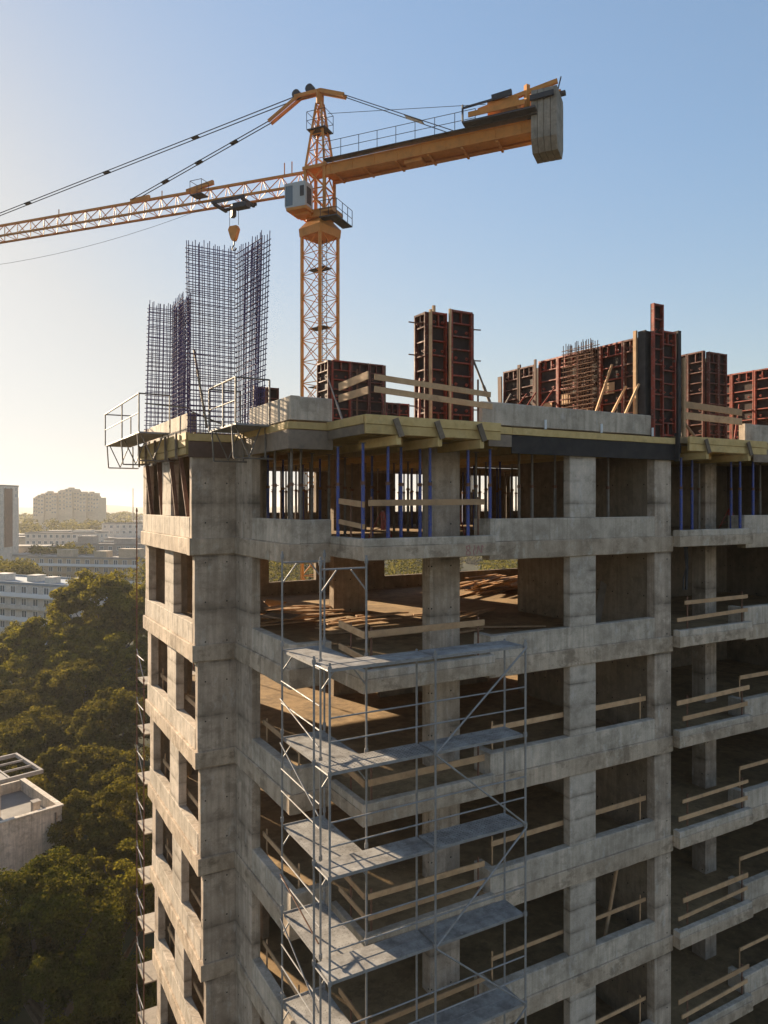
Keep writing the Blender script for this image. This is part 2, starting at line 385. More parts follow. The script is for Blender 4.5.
balcony_form('double yellow board edge form with three brackets on the near balcony', 7.68, 11.46, 14.36, [gx(397,14.3), gx(438,14.3), gx(480,14.3)])
balcony_form('double yellow board edge form on the right hand balcony', 18.56, 22.3, 14.42, [gx(704,14.4), gx(746,14.4)])
edge_form('yellow board edge form at the far right end of the front', 'x', 22.32, 30, YF-.05, -1, (-.66,-.25), (-.24,-.05), M_PLYG)
# upright timber post between the dark form and the right balcony
mb = MB(); mb.cbar(18.49,18.56,14.66,14.84,zt-.75,zt+.1); solid('timber_post', mb, M_PLYD, 'short dark post joining the blackened edge form to the right balcony form', 'post')

# ---------------------------------------------------------------- framed formwork gangs standing on the deck
def panel(parent, o, u, w, h, z0, red=True, rib=.36, cols=None, n=None, face_mat=None):
    """framed panel: o = plan corner, u = plan direction along its width; ribs on the side n, ply behind"""
    u = Vector((u[0],u[1],0)).normalized(); n = Vector((n[0],n[1],0)).normalized()
    o = Vector((o[0],o[1],z0)); Z = Vector((0,0,1)); d = .11; fm = (M_RED, M_REDD, M_RED, M_REDD, M_REDD)[random.randrange(5)] if red is True else red
    mb = MB()
    def b(p, q, wd): mb.bar(p+n*(d/2), q+n*(d/2), wd, d, n)
    e = .03
    b(o+u*e, o+u*e+Z*h, .045); b(o+u*(w-e), o+u*(w-e)+Z*h, .045)
    b(o+u*.055+Z*.03, o+u*(w-.055)+Z*.03, .05); b(o+u*.055+Z*(h-.03), o+u*(w-.055)+Z*(h-.03), .05)
    k = max(1, round(h/rib)); 
    for i in range(1, k):
        zz = h*i/k; mb.bar(o+u*.055+Z*zz+n*(d*.4), o+u*(w-.055)+Z*zz+n*(d*.4), d*.8, .032, Z)
    m = max(1, round(w/.32))
    for i in range(1, m):                          # stiffeners only in the top and bottom bays
        xx = w*i/m
        for (a, c) in ((h*(k-1)/k+.02, h-.055), (.055, h/k-.02)):
            mb.bar(o+u*xx+Z*a+n*(d*.4), o+u*xx+Z*c+n*(d*.4), .03, d*.75, n)
    # tie nuts
    for i in range(1, k):
        if i % 2: 
            for f in (.25,.75):
                c = o+u*(w*f)+Z*(h*i/k+.12); mb.tube(c+n*.0, c+n*.12, .018, 6); mb.tube(c+n*.05, c+n*.065, .045, 8)
    fr = mb.build('panel_frame', fm, parent)
    mb = MB(); mb.bar(o+u*.004+Z*(h/2)-n*.013, o+u*(w-.004)+Z*(h/2)-n*.013, h-.004, .02, n)
    pn = mb.build('plywood_sheet', face_mat or M_PLYP, parent)
FG = 'framed formwork panels on the top deck'
def gang(label, loc): return thing('wall_formwork', label, 'formwork', (loc[0],loc[1],zt), FG)
def row(t, o, u, n, widths, h, z0=zt, heights=None, **kw):
    p = Vector((o[0],o[1],0)); u = Vector((u[0],u[1],0))
    for i, w in enumerate(widths):
        panel(t, p, u, w, (heights[i] if heights else h), z0, n=n, **kw); p = p+u*(w+.008)
# box around the inner wall (behind the near balcony)
t = gang('low wide box of red framed panels left of the tall column form', (12.3,24.2))
row(t, (11.36,23.75), (1,0), (0,-1), (.75,.75,.6), 3.12); row(t, (11.36,24.75), (0,-1), (-1,0), (.98,), 3.12); row(t, (13.48,23.75), (0,1), (1,0), (.98,), 3.12)
row(t, (13.48,24.75), (-1,0), (0,1), (.75,.75,.6), 3.12)
# tall column form
t = gang('tall twin column form of red framed panels behind the timber guard rail', (11.2,16.4))
row(t, (10.57,16.16), (1,0), (0,-1), (.52,), 3.02); row(t, (11.14,16.05), (1,0), (0,-1), (.70,), 3.12)
row(t, (10.57,16.72), (0,-1), (-1,0), (.55,), 3.02); row(t, (11.85,16.05), (0,1), (1,0), (.66,), 3.12); row(t, (11.84,16.73), (-1,0), (0,1), (.62,.62), 3.0)
mb = MB(); mb.bar((10.54,16.03,zt+.02),(10.54,16.03,zt+3.05),.07,.06); mb.bar((11.10,15.95,zt+.02),(11.10,15.95,zt+3.12),.06,.05); mb.bar((10.82,16.3,zt+2.9),(10.82,16.3,zt+3.25),.07); mb.build('timber_edge', M_PLANK, t)
mb = MB()
for zz in (.55,1.9,2.75):
    mb.tube((10.1,16.4,zt+zz),(10.5,16.4,zt+zz),.018); mb.tube((11.95,16.3,zt+zz),(12.3,16.2,zt+zz),.018)
mb.build('tie_rod', M_RUST, t)
# long wall form running away from us
t = gang('long wall form of brown red panels receding along the right cross wall', (17.6,18.2))
row(t, (17.62,19.75), (0,-1), (-1,0), (.95,.95,.95,.95,.5), 2.98)
row(t, (17.50,21.55), (0,-1), (-1,0), (.85,.85), 2.88)
row(t, (18.05,15.9), (0,1), (1,0), (.95,.95,.95,.95,.95), 2.9)
mb = MB(); mb.bar((17.42,19.80,zt),(17.42,19.80,zt+3.05),.09,.05); mb.bar((17.42,20.66,zt),(17.42,20.66,zt+3.0),.14,.06); mb.bar((17.36,21.62,zt),(17.30,21.62,zt+2.7),.2,.05); mb.build('timber_edge', M_PLYB, t)
mb = MB()
for (yy, zz) in ((19.3,1.3),(18.4,1.5),(17.4,.9),(16.5,1.6),(20.9,1.4)):
    mb = MB(); mb.bar((17.56,yy-.2,zt+zz),(17.56,yy+.25,zt+zz),.03,.35); mb.build('timber_infill', M_PLANK, t)
# column form at the facade
t = gang('dark column form with bare plywood flanks at the front edge', (18.1,15.2))
row(t, (17.98,14.98), (1,0), (0,-1), (.66,), 3.15, rib=.4)
mb = MB(); mb.cbar(17.46,17.52,15.02,15.3,zt,zt+3.12,.005,.002); mb.cbar(18.665,18.80,14.82,15.5,zt-.5,zt+3.2,.005,.002); mb.cbar(17.52,17.9,15.02,15.06,zt,zt+3.1,.005,.002); mb.build('plywood_flank', M_PLYD, t)
mb = MB(); mb.bar((17.42,15.36,zt+.02),(17.42,15.36,zt+3.15),.11,.07); mb.build('timber_edge', M_PLANK, t)
t = gang('narrow bright red panel standing taller than all others', (17.95,14.8))
panel(t, (17.56,14.90), (1,0), .44, 4.0, zt-.12, n=(0,-1), rib=.45, red=M_RED)
t = gang('dark brown column form behind two yellow rails at the right', (22.7,17))
row(t, (22.15,17.75), (0,-1), (-1,0), (.6,.65), 3.25, red=M_REDD); row(t, (22.16,16.45), (1,0), (0,-1), (.52,.45), 3.2)
row(t, (23.15,16.47), (0,1), (1,0), (.65,.6), 3.2, red=M_REDD); row(t, (23.15,17.74), (-1,0), (0,1), (.5,.48), 3.2)
t = gang('red ribbed wall form leaving the frame at the right', (25.4,17))
row(t, (25.35,18.6), (0,-1), (-1,0), (.92,.92,.92,.7), 2.9); row(t, (25.6,15.2), (0,1), (1,0), (.92,.92,.92,.6), 2.9)
t = gang('small low panel half hidden between the two big column forms', (14,22.5))
row(t, (gx(385,22.5),22.5), (1,0), (0,-1), (.5,.45), 1.55)
t = gang('small dark panel glimpsed behind the big rebar cage', (9.1,22.5))
row(t, (gx(253,22.6),22.6), (1,0), (0,-1), (.4,.45), 1.75)

# raking braces and leaning timbers on the deck
def rod(p, q, r, mat, label, name='push_pull_brace', cat='brace', group=None, pad=True):
    t = thing(name, label, cat, p, group)
    p = Vector(p); q = Vector(q); d = (q-p)
    mb = MB(); mb.tube(p+d*.0, p+d*.6, r*1.25); mb.build('outer_tube', mat, t)
    mb = MB(); mb.tube(p+d*.6, q, r*.85); mb.build('inner_tube', mat, t)
    if pad:
        mb = MB(); mb.box(p.x-.09,p.x+.09,p.y-.09,p.y+.09,p.z-.005,p.z+.015); mb.build('foot_plate', M_GREY, t)
    return t
BG = 'raking braces of the formwork'
rod((gx(350,21.5),21.5,zt+.01),(gx(330,23.4),23.55,zt+2.4), .035, M_GREY, 'grey raking brace against the low wide box form', group=BG)
rod((12.75,15.9,zt+.01),(12.0,16.2,zt+2.0), .035, M_GREY, 'grey raking brace right of the tall twin column form', group=BG)
rod((10.1,15.9,zt+.01),(10.45,16.4,zt+1.3), .03, M_RED, 'red brace at the foot of the tall twin column form', group=BG)
rod((gx(392,21.6),21.6,zt+.01),(gx(380,23),23.0,zt+2.2), .03, M_RED, 'red brace beside the small low panel', group=BG)
rod((16.2,21.3,zt+.01),(17.4,21.1,zt+2.0), .04, M_GREY, 'grey brace at the far end of the long wall form', group=BG)
for i, yy in enumerate((20.6,19.2,20.1)):
    rod((16.0+.1*i,yy+.1,zt+.01),(17.42,yy-.35,zt+1.9), .03, M_RED, ('red brace nearest the far end of the long wall form', 'red brace in the middle of the long wall form', 'red brace between two others along the long wall form')[i], group=BG)
rod((19.9,15.6,zt+.01),(18.85,15.2,zt+2.55), .04, M_GREY, 'long grey brace right of the dark column form', group=BG)
rod((20.3,15.4,zt+.01),(18.85,15.15,zt+.9), .035, M_GREY, 'short low grey brace right of the dark column form', group=BG)
rod((24.3,16.9,zt+.01),(25.2,17.3,zt+1.7), .03, M_RED, 'red brace on the wall form at the far right', group=BG)
def stick(p, q, w, h, mat, label, name='timber_plank', cat='plank', group=None, up=(0,0,1)):
    mb = MB(); mb.bar(p, q, w, h, up); return solid(name, mb, mat, label, cat, group)
for i, (a, dx) in enumerate(((16.55,.0),(16.0,.0),(15.5,.1))):
    stick((16.75+dx,a+.1,zt+.02),(17.45,a-.25,zt+1.55+.75*(i == 0)), .09, .06, M_PLANK, ('tallest pale timber strut leaning on the long wall form', 'middle pale timber strut leaning on the long wall form', 'pale timber strut nearest the narrow red panel')[i], 'timber_strut', 'strut', 'timber struts on the long wall form')
stick((18.95,14.85,zt-.02),(18.95,14.85,zt+2.4), .08, .10, M_PLANK, 'upright pale timber right beside the dark column form', 'timber_post', 'post')
stick((gx(186,21.0),21.0,zt+.72),(gx(150,22.8),22.8,zt+1.0), .32, .04, M_OLD, 'wide brown board lying tilted over the left end wall', 'timber_board', 'board')
stick((gx(190,20.9),20.9,zt+.62),(gx(226,20.9),20.2,zt+.1), .25, .04, M_OLD, 'brown board sloping below the big rebar cage', 'timber_board', 'board')
stick((gx(208,20.2),20.3,zt+.1),(gx(194,20.6),20.6,zt+2.3), .07, .05, M_OLD, 'dark raking timber propping the big rebar cage', 'timber_strut', 'strut')

# ---------------------------------------------------------------- guard rails
def guard(label, posts, rails, post_mat=M_RUST, mat=M_PLANK, h=.14, th=.035, group='timber guard rails'):
    base = posts[0]
    t = thing('guard_rail', label, 'guard rail', (base[0],base[1],base[2]), group)
    for (x, y, z0, z1) in posts:
        mb = MB(); mb.tube((x,y,z0),(x,y,z1), .024); mb.build('post', post_mat, t)
    for (p, q) in rails:
        q = (q[0],q[1],q[2]+random.uniform(-.05,.05)); mb = MB(); mb.bar(p, q, th, h*random.uniform(.8,1.15)); mb.build('rail', mat, t)
    return t
# on the top deck
z = zt
guard('yellow two rail barrier on the top deck above the near balcony', [(8.0,15.3,z,z+1.15),(8.35,14.6,z,z+1.15),(11.0,14.6,z,z+1.05)],
      [((7.85,15.95,z+.80),(7.92,14.6,z+.90)),((7.85,15.95,z+.52),(7.92,14.6,z+.60)),((8.05,14.55,z+.86),(11.35,14.55,z+.72)),((8.05,14.55,z+.58),(11.4,14.55,z+.43))], h=.16)
guard('two rail timber barrier on the top deck at the right balcony', [(19.1,15.0,z,z+1.1),(21.5,15.0,z,z+1.1)],
      [((18.95,14.95,z+1.02),(21.9,14.95,z+.92)),((18.95,14.95,z+.68),(21.9,14.95,z+.60))], h=.2)
# near balcony, floor by floor
def nb(k, hs, label, left=None, x1=11.3, x0=8.0):
    z = FL[k]; r = []
    for hh in hs: r.append(((x0,14.74,z+hh),(x1,14.74,z+hh+random.uniform(-.04,.04))))
    for hh in (left or hs): r.append(((7.95,16.15,z+hh+.05),(7.95,14.85,z+hh-.02)))
    guard(label, [(8.1,14.79,z,z+1.15),(11.15,14.79,z,z+1.15),(7.99,15.6,z,z+1.15)], r)
nb(1, (1.0,), 'single board guard rail among the blue props on the near balcony', (1.0,.5))
nb(2, (1.0,), 'guard rail on the near balcony one floor below the blue props', (1.0,.45))
nb(3, (.6,), 'low orange guard rail on the near balcony behind the second scaffold deck')
nb(4, (1.0,.52), 'double guard rail on the near balcony behind the third scaffold deck')
nb(5, (1.03,.5), 'guard rail on the near balcony behind the lowest scaffold deck')
nb(6, (1.0,.5), 'guard rail on the near balcony at the bottom of the photo')
for k, lab in ((2,'two board guard rail on the right balcony below the blue props'),(3,'two board guard rail on the right balcony two floors below the props'),(4,'two board guard rail on the right balcony three floors below the props'),
               (5,'two board guard rail on the second lowest right balcony in view'),(6,'two board guard rail on the lowest right balcony in view')):
    z = FL[k]; e = random.uniform(-.05,.05)
    guard(lab, [(19.1,14.84,z,z+1.15),(21.75,14.84,z,z+1.15)], [((18.75+e*4,14.79,z+.98),(22.0-e,14.79,z+1.0)),((18.7-e*3,14.79,z+.48),(21.95,14.79,z+.52))], h=.13)
    if k >= 3:
        guard('yellow upper rail behind the right parapet '+{3:'three floors below the top deck',4:'four floors below the top deck',5:'five floors below the top deck',6:'at the bottom right corner'}[k],
              [(22.3,15.3,z,z+1.25)], [((22.27,15.27,z+1.22),(26.5,15.27,z+1.2))], M_PLANK, M_PLANK, .12)
for k, lab in ((3,'long plank rail inside the windows two floors below the blue props'),(4,'long plank rail inside the windows three floors below the blue props'),(5,'long plank rail inside the windows four floors below the blue props'),(6,'plank rail inside the lowest windows in view')):
    z = FL[k]
    guard(lab, [(11.95,15.25,z,z+1.3),(17.5,15.25,z,z+1.3)], [((11.9,15.22,z+1.12),(17.7,15.22,z+1.16))], M_PLANK, M_PLANK, .13)
    if k > 2:
        x = XL(k)+.33
        guard('plank rail inside the sunlit left wall '+{3:'two floors below the blue props',4:'three floors below the blue props',5:'four floors below the blue props',6:'near the bottom edge'}[k],
              [(x+.04,20.9,z,z+1.2),(x+.04,26.2,z,z+1.2)], [((x,20.75,z+.95),(x,26.3,z+.95))], M_PLANK, M_PLANK, .12)
        guard('plank rail behind the shaded side parapet '+{3:'two floors below the blue props',4:'three floors below the blue props',5:'four floors below the blue props',6:'near the bottom edge'}[k],
              [(7.12,16.7,z,z+1.15),(7.12,18.9,z,z+1.15)], [((7.08,16.6,z+.95),(7.08,19.08,z+1.0))], M_PLANK, M_PLANK, .12)

# ---------------------------------------------------------------- adjustable props on the top storey
z1 = FL[1]
def make_prop(name, label, mat, group):
    t = thing(name, label, 'prop', (0,0,z1), group)
    H = 2.38
    mb = MB(); mb.tube((0,0,z1+.012),(0,0,z1+1.45), .044, 8); mb.build('outer_tube', mat, t)
    mb = MB(); mb.tube((0,0,z1+1.45),(0,0,z1+H), .034, 8); mb.build('inner_tube', M_GREY if mat is not M_BLUE else M_BLUE, t)
    mb = MB(); mb.tube((0,0,z1+1.42),(0,0,z1+1.50), .055, 8); mb.tube((-.1,0,z1+1.46),(.1,0,z1+1.46), .012, 5); mb.build('collar_nut', M_RUST, t)
    mb = MB(); mb.box(-.07,.07,-.07,.07,z1,z1+.012); mb.build('foot_plate', M_GREY, t)
    mb = MB(); mb.box(-.07,.07,-.07,.07,z1+H,z1+H+.012); mb.build('head_plate', M_GREY, t)
    return t
PB = 'blue adjustable props of the top storey'; PG = 'grey adjustable props of the top storey'
blue0 = make_prop('adjustable_prop', '', M_BLUE, PB); grey0 = make_prop('adjustable_prop', '', M_GREY, PG)
used = {'b': False, 'g': False}
def prop(kind, x, y, label, dz=0):
    src = blue0 if kind == 'b' else grey0
    if not used[kind]:
        used[kind] = True; src.location = (x,y,z1); src['label'] = label; return src
    return dup(src, (x,y,z1), random.uniform(0,3), label)
B1 = [(338,16.2),(363,14.95),(388,14.95),(401,15.6),(420,15.6),(430,14.95),(468,14.95),(490,15.05)]
nm = ['leftmost blue prop of the near balcony, next to the jutting corner','thick blue prop at the near corner of the balcony','blue prop second from the near balcony corner','thin blue prop set back behind the balcony rail, left of the column',
      'blue prop set back just left of the balcony column','blue prop in front of the left edge of the balcony column','blue prop just right of the balcony column','rightmost blue prop of the near balcony beside the parapet']
for (px, Y), l in zip(B1, nm): prop('b', gx(px,Y), Y, l)
B2 = [(681,14.95),(692,15.5),(731,15.4),(740,15.0),(753,15.0)]
nm = ['bright blue prop at the left end of the right balcony','blue prop second from left on the right balcony','blue prop right of the balcony column at the right','blue prop second from right on the right balcony','rightmost blue prop before the right hand parapet']
for (px, Y), l in zip(B2, nm): prop('b', gx(px,Y), Y, l)
G1 = [(275,18.0,'grey prop leftmost in the corner opening'),(291.5,16.75,'grey prop standing right at the jutting corner'),(301,17.4,'grey prop just right of the jutting corner'),(312,18.8,'grey prop second right of the jutting corner'),
      (476,16.2,'grey prop between the column and the rightmost blue prop'),(519,15.9,'grey prop just inside the parapet, left in the first window'),(532,15.7,'grey prop in the middle of the first window right of the balcony'),(555,15.6,'grey prop beside the banded pillar'),
      (608,15.8,'grey prop in the left half of the second window'),(640,15.7,'grey prop near the right column in the second window'),(699,16.1,'grey prop left of the column on the right balcony'),(760,15.8,'grey prop at the far right behind the parapet')]
for px, Y, l in G1: prop('g', gx(px,Y), Y, l)
deep = [(px, Y) for px, Y in ((283,22),(296,25),(305,27),(320,21),(345,20),(352,23),(372,19),(394,22),(408,21),(412,25),(438,24),(445,20),(474,22),(480,25),(486,20),(497,23),(505,26),(512,20.5),(268,20),(310,23),(378,26),(463,27),(274,24),(289,19),(303,24.5),(329,19),(338,26),(360,27),(388,27),(417,27),(424,22),(468,20),(491,27),(500,19.5),(516,27),(286,28),(399,28),(404,27.5),(411,28),(419,28.3),(466,28),(472,27.6),(479,28),(485,28.4),(507,28),(511,27),(273,28),(281,27),(292,28),(299,27.4),(307,28))]
for i, (px, Y) in enumerate(deep):
    prop('b' if i % 3 == 0 else 'g', gx(px,Y), Y, 'blue prop deep in the shade of the top storey' if i % 3 == 0 else 'grey prop deep in the shade of the top storey')
# red tripods holding props upright
for px, Y, l in ((383,16.6,'red prop tripod left of the balcony column on the top storey'),(458,17.2,'red prop tripod right of the balcony column on the top storey'),(730,16.4,'red prop tripod beside the right balcony column on the top storey')):
    x = gx(px,Y); mb = MB()
    for a in range(3):
        c_, s_ = math.cos(a*2.1+.4), math.sin(a*2.1+.4)
        mb.tube((x+.06*c_,Y+.06*s_,z1+.75), (x+.42*c_,Y+.42*s_,z1), .018, 5); mb.tube((x+.06*c_,Y+.06*s_,z1+.35), (x+.30*c_,Y+.30*s_,z1+.28), .012, 5)
    mb.tube((x,Y,z1+.3),(x,Y,z1+.8), .065, 8); solid('prop_tripod', mb, M_RED, l, 'tripod', 'red prop tripods on the top storey')
# leaning reddish boards in the left windows of the top storey
for i, (ya, yb) in enumerate(((26.2,25.7),(24.4,24.2),(22.75,22.3),(21.6,21.0))):
    stick((XL(1)+.05,yb,z1+.62),(XL(1)-.02,ya,z1+2.35), .12, .05, M_RUST, ('leaning rust brown board in the left wall, farthest one', 'leaning rust brown board left of the sunlit pillar', 'leaning rust brown board right of the sunlit pillar', 'leaning rust brown board nearest the corner pier')[i], 'timber_board', 'board', 'leaning boards in the top storey of the left wall', (0,1,0))

# ---------------------------------------------------------------- loose timber on the floor below
z2 = FL[2]
pr = MB(); pr.box(-1.5,1.5,-.1,.1,0,.045)
pl0 = None
def loose(x, y, zz, ang, tilt, L, lab, grp):
    global pl0
    if pl0 is None:
        mb = MB(); mb.cbar(-1.5,1.5,-.07,.07,0,.05,.004,.003); pl0 = mb.build('timber_plank', M_PLANK); o = pl0
    else:
        o = pl0.copy(); C.objects.link(o)
    o.location = (x,y,zz); o.rotation_euler = (0,tilt,ang); o.scale = (L,1,1); tag(o, lab, 'plank', grp)
for i in range(20):
    loose(random.uniform(8.0,11.3), random.uniform(21.0,25.8), z2+.02+.055*(i//4)*1.0, random.uniform(-.25,.45), random.uniform(-.02,.05), random.uniform(.5,1.1), 'sunlit plank in the heap seen through the corner opening', 'planks heaped on the floor inside the corner')
for i in range(40):
    loose(random.gauss(21.5,1.2), random.gauss(27.0,.8), z2+.02+.052*(i//4), random.uniform(-.15,.25)+.4, random.uniform(-.03,.03), random.uniform(.6,1.25), 'plank in the stack seen right of the balcony column', 'planks stacked on the floor inside')
for i in range(14):
    loose(random.uniform(10.5,16), random.uniform(18,22.5), z2+.02+.05*(i//7), random.uniform(-.5,.6), 0, random.uniform(.5,1.1), 'plank lying on the floor behind the balcony column', 'planks scattered on the floor inside')
for i in range(6):
    mb = MB(); mb.cbar(-.6,.6,-.35,.35,0,.02,.003,.002); o = mb.build('plywood_offcut', M_PLANK if i % 2 else M_PLYG)
    o.location = (random.uniform(8.2,10.2), random.uniform(21.6,24.5), z2+.3+.06*i); o.rotation_euler = (random.uniform(-.25,.25), random.uniform(-.3,.3), random.uniform(0,3)); tag(o, 'plywood offcut lying tilted on the plank heap inside the corner', 'plywood', 'plywood offcuts on the plank heap')
mb = MB()
for i in range(5):
    x = gx(684,15.7)+.05*i; pts = [(x+random.uniform(-.05,.05), 15.7+random.uniform(-.06,.06), FL[1]-.35-.36*k) for k in range(5)]; mb.path(pts, .022, 6)
solid('hose_bundle', mb, M_DARK, 'dark bundle of hoses hanging inside the right balcony below the blue props', 'hoses')
for i,(a,b_) in enumerate((((16.6,16.2,z2+.02),(17.4,16.6,z2+1.5)),((16.5,15.7,FL[5]+.02),(17.6,16.1,FL[5]+2.3)))):
    stick(a, b_, .3 if i == 0 else .09, .04 if i == 0 else .06, M_OLD if i == 0 else M_PLANK, ('wide board leaning inside the window below the top storey', 'long batten leaning diagonally in a lower window')[i], 'timber_board', 'board', None, (0,1,0))
# white pipes on the facade edge
for px, l in ((545,'white pipe stub left on the yellow edge board'),(601,'white pipe stub in the middle of the yellow edge board'),(652,'white pipe stub beside the dark column form')):
    mb = MB(); x = gx(px,14.84); mb.tube((x,14.82,zt-.04),(x,14.82,zt+.21), .032, 10); solid('plastic_pipe', mb, M_PVC, l, 'pipe', 'white pipe stubs on the deck edge')
# red sprayed marks on the near balcony slab
def sprayed():
    m, nt, N, L, b = newmat('sprayed_red'); b.inputs['Base Color'].default_value = (.40,.19,.16,1); b.inputs['Roughness'].default_value = .8; return m
MS = sprayed()
mb = MB(); y = 14.563; xs = gx(470,14.57); zz = FL[1]-.16
def squig(pts): 
    for a, b_ in zip(pts[:-1], pts[1:]): mb.bar((xs+a[0],y,zz+a[1]), (xs+b_[0],y,zz+b_[1]), .022, .006, (0,1,0))
squig([(-.12,.1),(-.02,.12),(.0,.04),(-.1,-.02),(-.12,-.1),(-.02,-.12),(.01,-.05),(-.1,.04),(-.12,.1)])
squig([(.12,-.12),(.10,-.02),(.14,.05),(.12,.12)]); squig([(.2,-.1),(.25,.11),(.29,.0),(.35,-.07),(.36,.12),(.41,.06)])
mb.build('sprayed_mark', MS, bld)

# ---------------------------------------------------------------- rebar cages
def cage(label, runs, z0, z1_, rusty_low=True, ties=.145, verts=.135, group='rebar cages on the top deck', mat=None):
    x, y = runs[0][0][0][0], runs[0][0][0][1]
    t = thing('rebar_cage', label, 'rebar cage', (x,y,z0), group)
    vb = MB(); hb = MB(); lk = hb
    for (foot, head, jit) in runs:                         # foot: plan segment at the base, head: plan segment at the top
        f0, f1 = Vector((*foot[0],z0)), Vector((*foot[1],z0)); h0, h1 = Vector((*head[0],z1_)), Vector((*head[1],z1_))
        d = (f1-f0); nrm = Vector((-d.y,d.x,0)).normalized()*.11; n = max(2, round(d.length/verts))
        for s in (-1,1):
            for i in range(n+1):
                a = i/n; p = f0.lerp(f1,a)+nrm*s; q = h0.lerp(h1,a)+nrm*s+Vector((0,0,random.uniform(-.03,.10)))
                off = Vector((random.uniform(-.02,.02),random.uniform(-.02,.02),0)); vb.tube(p+off, q+off*1.5, .0125, 5)
            m = round((z1_-z0)/ties)
            for j in range(1, m):
                b_ = j/m; p = f0.lerp(h0,b_)+nrm*s*1.15; q = f1.lerp(h1,b_)+nrm*s*1.15; e = (q-p).normalized()*.06
                dz = Vector((0,0,random.uniform(-.03,.03))); hb.tube(p-e+dz, q+e+dz*random.uniform(-1,1), .0135, 5)
        m = round((z1_-z0)/(ties*2))
        for j in range(1, m):
            for i in range(0, n+1, 2):
                a = i/n; b_ = j/m; c = f0.lerp(f1,a).lerp(h0.lerp(h1,a), b_); lk.tube(c-nrm*1.2, c+nrm*1.2, .007, 4)
    vb.build('vertical_bars', mat or M_BAR, t); hb.build('horizontal_ties', mat or M_BAR, t)
    return t
x0, x1 = gx(190,20.6), XB-.02
cage('tall bent purplish rebar cage with two wings on the corner pier', [(((x0,20.6),(x1,20.6)), ((x0-.05,20.6),(x1+.02,20.65)), 0), (((XB+.12,20.5),(XB+.12,18.9)), ((XB+.2,20.6),(XB+.36,19.0)), 0)], zt-.1, 7.35)
xa, xb_ = gx(153,26.4), gx(188,26.4)
cage('shorter rebar cage on the far left end of the deck', [(((gx(146,26.4),26.4),(xb_,26.4)), ((gx(150,26.4),26.45),(xb_,26.4)), 0), (((gx(176,26),26.2),(gx(186,24.6),24.6)), ((gx(177,26),26.2),(gx(187,24.6),24.6)), 0)], zt, 7.0)
cage('thin brown rebar cage standing before the long wall form', [(((17.25,18.1),(17.25,16.8)), ((17.25,18.1),(17.25,16.8)), 0)], zt, 5.15, ties=.14, verts=.1, mat=M_BARR)

# ---------------------------------------------------------------- edge platforms with tubular railings
def platform(label, x0, x1, y0, y1, zd, hr, brackets):
    t = thing('edge_platform', label, 'platform', ((x0+x1)/2,(y0+y1)/2,zd), 'edge platforms of the top deck')
    mb = MB(); mb.cbar(x0,x1,y0,y1,zd-.05,zd,.005,.004); mb.build('deck', M_GALV, t)
    r = MB(); s = .024
    for (x, y) in ((x0,y0),(x1,y0),(x0,y1),(x0,(y0*.55+y1*.45)),(x1,y1)):
        r.tube((x,y,zd-.02),(x,y,zd+hr), s)
    for zz in (hr,):
        r.tube((x0,y0,zd+zz),(x0,y1,zd+zz), s); r.tube((x0,y0,zd+zz),(x1,y0,zd+zz), s); r.tube((x0,y1,zd+zz),(x1,y1,zd+zz), s)
    r.tube((x0,y0,zd+.55),(x0,y1,zd+.55), s*.7)
    r.build('railing', M_GREY, t)
    for yy in brackets:
        b_ = MB(); b_.tube((x0,yy,zd-.06),(x0+.05,yy,zd-.85), s); b_.tube((x0+.05,yy,zd-.85),(x1+.2,yy,zd-.85), s)
        b_.tube((x0+.1,yy,zd-.06),(x0+.45,yy,zd-.82), s*.8); b_.tube((x0+.45,yy,zd-.82),(x0+.75,yy,zd-.06), s*.8); b_.tube((x1,yy,zd-.06),(x1,yy,zd-.85), s)
        b_.build('bracket', M_GREY, t)
    return t
platform('grey steel edge platform with railing jutting left over the sunlit wall', 4.45, 5.35, 22.4, 28.4, zt+.12, 1.12, (22.6,25.2,28.0))
platform('grey steel edge platform with railing in front of the big rebar cage', 5.78, 6.66, 17.5, 19.75, zt-.02, 1.12, (17.8,19.5))

# ---------------------------------------------------------------- scaffolds
def standard(t, x, y, z0, z1_, mat=M_GALV):
    mb = MB(); mb.tube((x,y,z0),(x,y,z1_), .0245, 8)
    z = z1_-.12
    while z > z0:
        mb.tube((x,y,z-.05),(x,y,z+.05), .042, 8); z -= 2.0
    mb.build('standard', mat, t)
def deck(t, x0, x1, y0, y1, z):
    mb = MB(); mb.box(x0,x1,y0,y1,z-.012,z)
    mb.build('deck', M_DECK, t)
    mb = MB()
    if x1-x0 > y1-y0:
        mb.box(x0,x1,y0-.004,y0+.03,z-.062,z-.014); mb.box(x0,x1,y1-.03,y1+.004,z-.062,z-.014); mb.box(x0-.004,x0+.04,y0+.032,y1-.032,z-.062,z-.014); mb.box(x1-.04,x1+.004,y0+.032,y1-.032,z-.062,z-.014)
        m = (y0+y1)/2; mb.box(x0+.05,x1-.05,m-.005,m+.005,z+.001,z+.008)
    else:
        mb.box(x0-.004,x0+.03,y0,y1,z-.062,z-.014); mb.box(x1-.03,x1+.004,y0,y1,z-.062,z-.014); mb.box(x0+.032,x1-.032,y0-.004,y0+.04,z-.062,z-.014); mb.box(x0+.032,x1-.032,y1-.04,y1+.004,z-.062,z-.014)
    mb.build('deck_edge', M_GALV, t)
ft = thing('facade_scaffold', 'grey tube scaffold of two bays with perforated decks before the near balcony', 'scaffold', (8.45,13.05,GZ), 'scaffolds on the building')
SX = (6.04,8.46,10.87); SY = (12.68,13.41); ZD = [-3.17-2*i for i in range(15)]
for x in SX:
    for y in SY: standard(ft, x, y, GZ, -3.05 if y == SY[0] or x == SX[0] else -3.15)
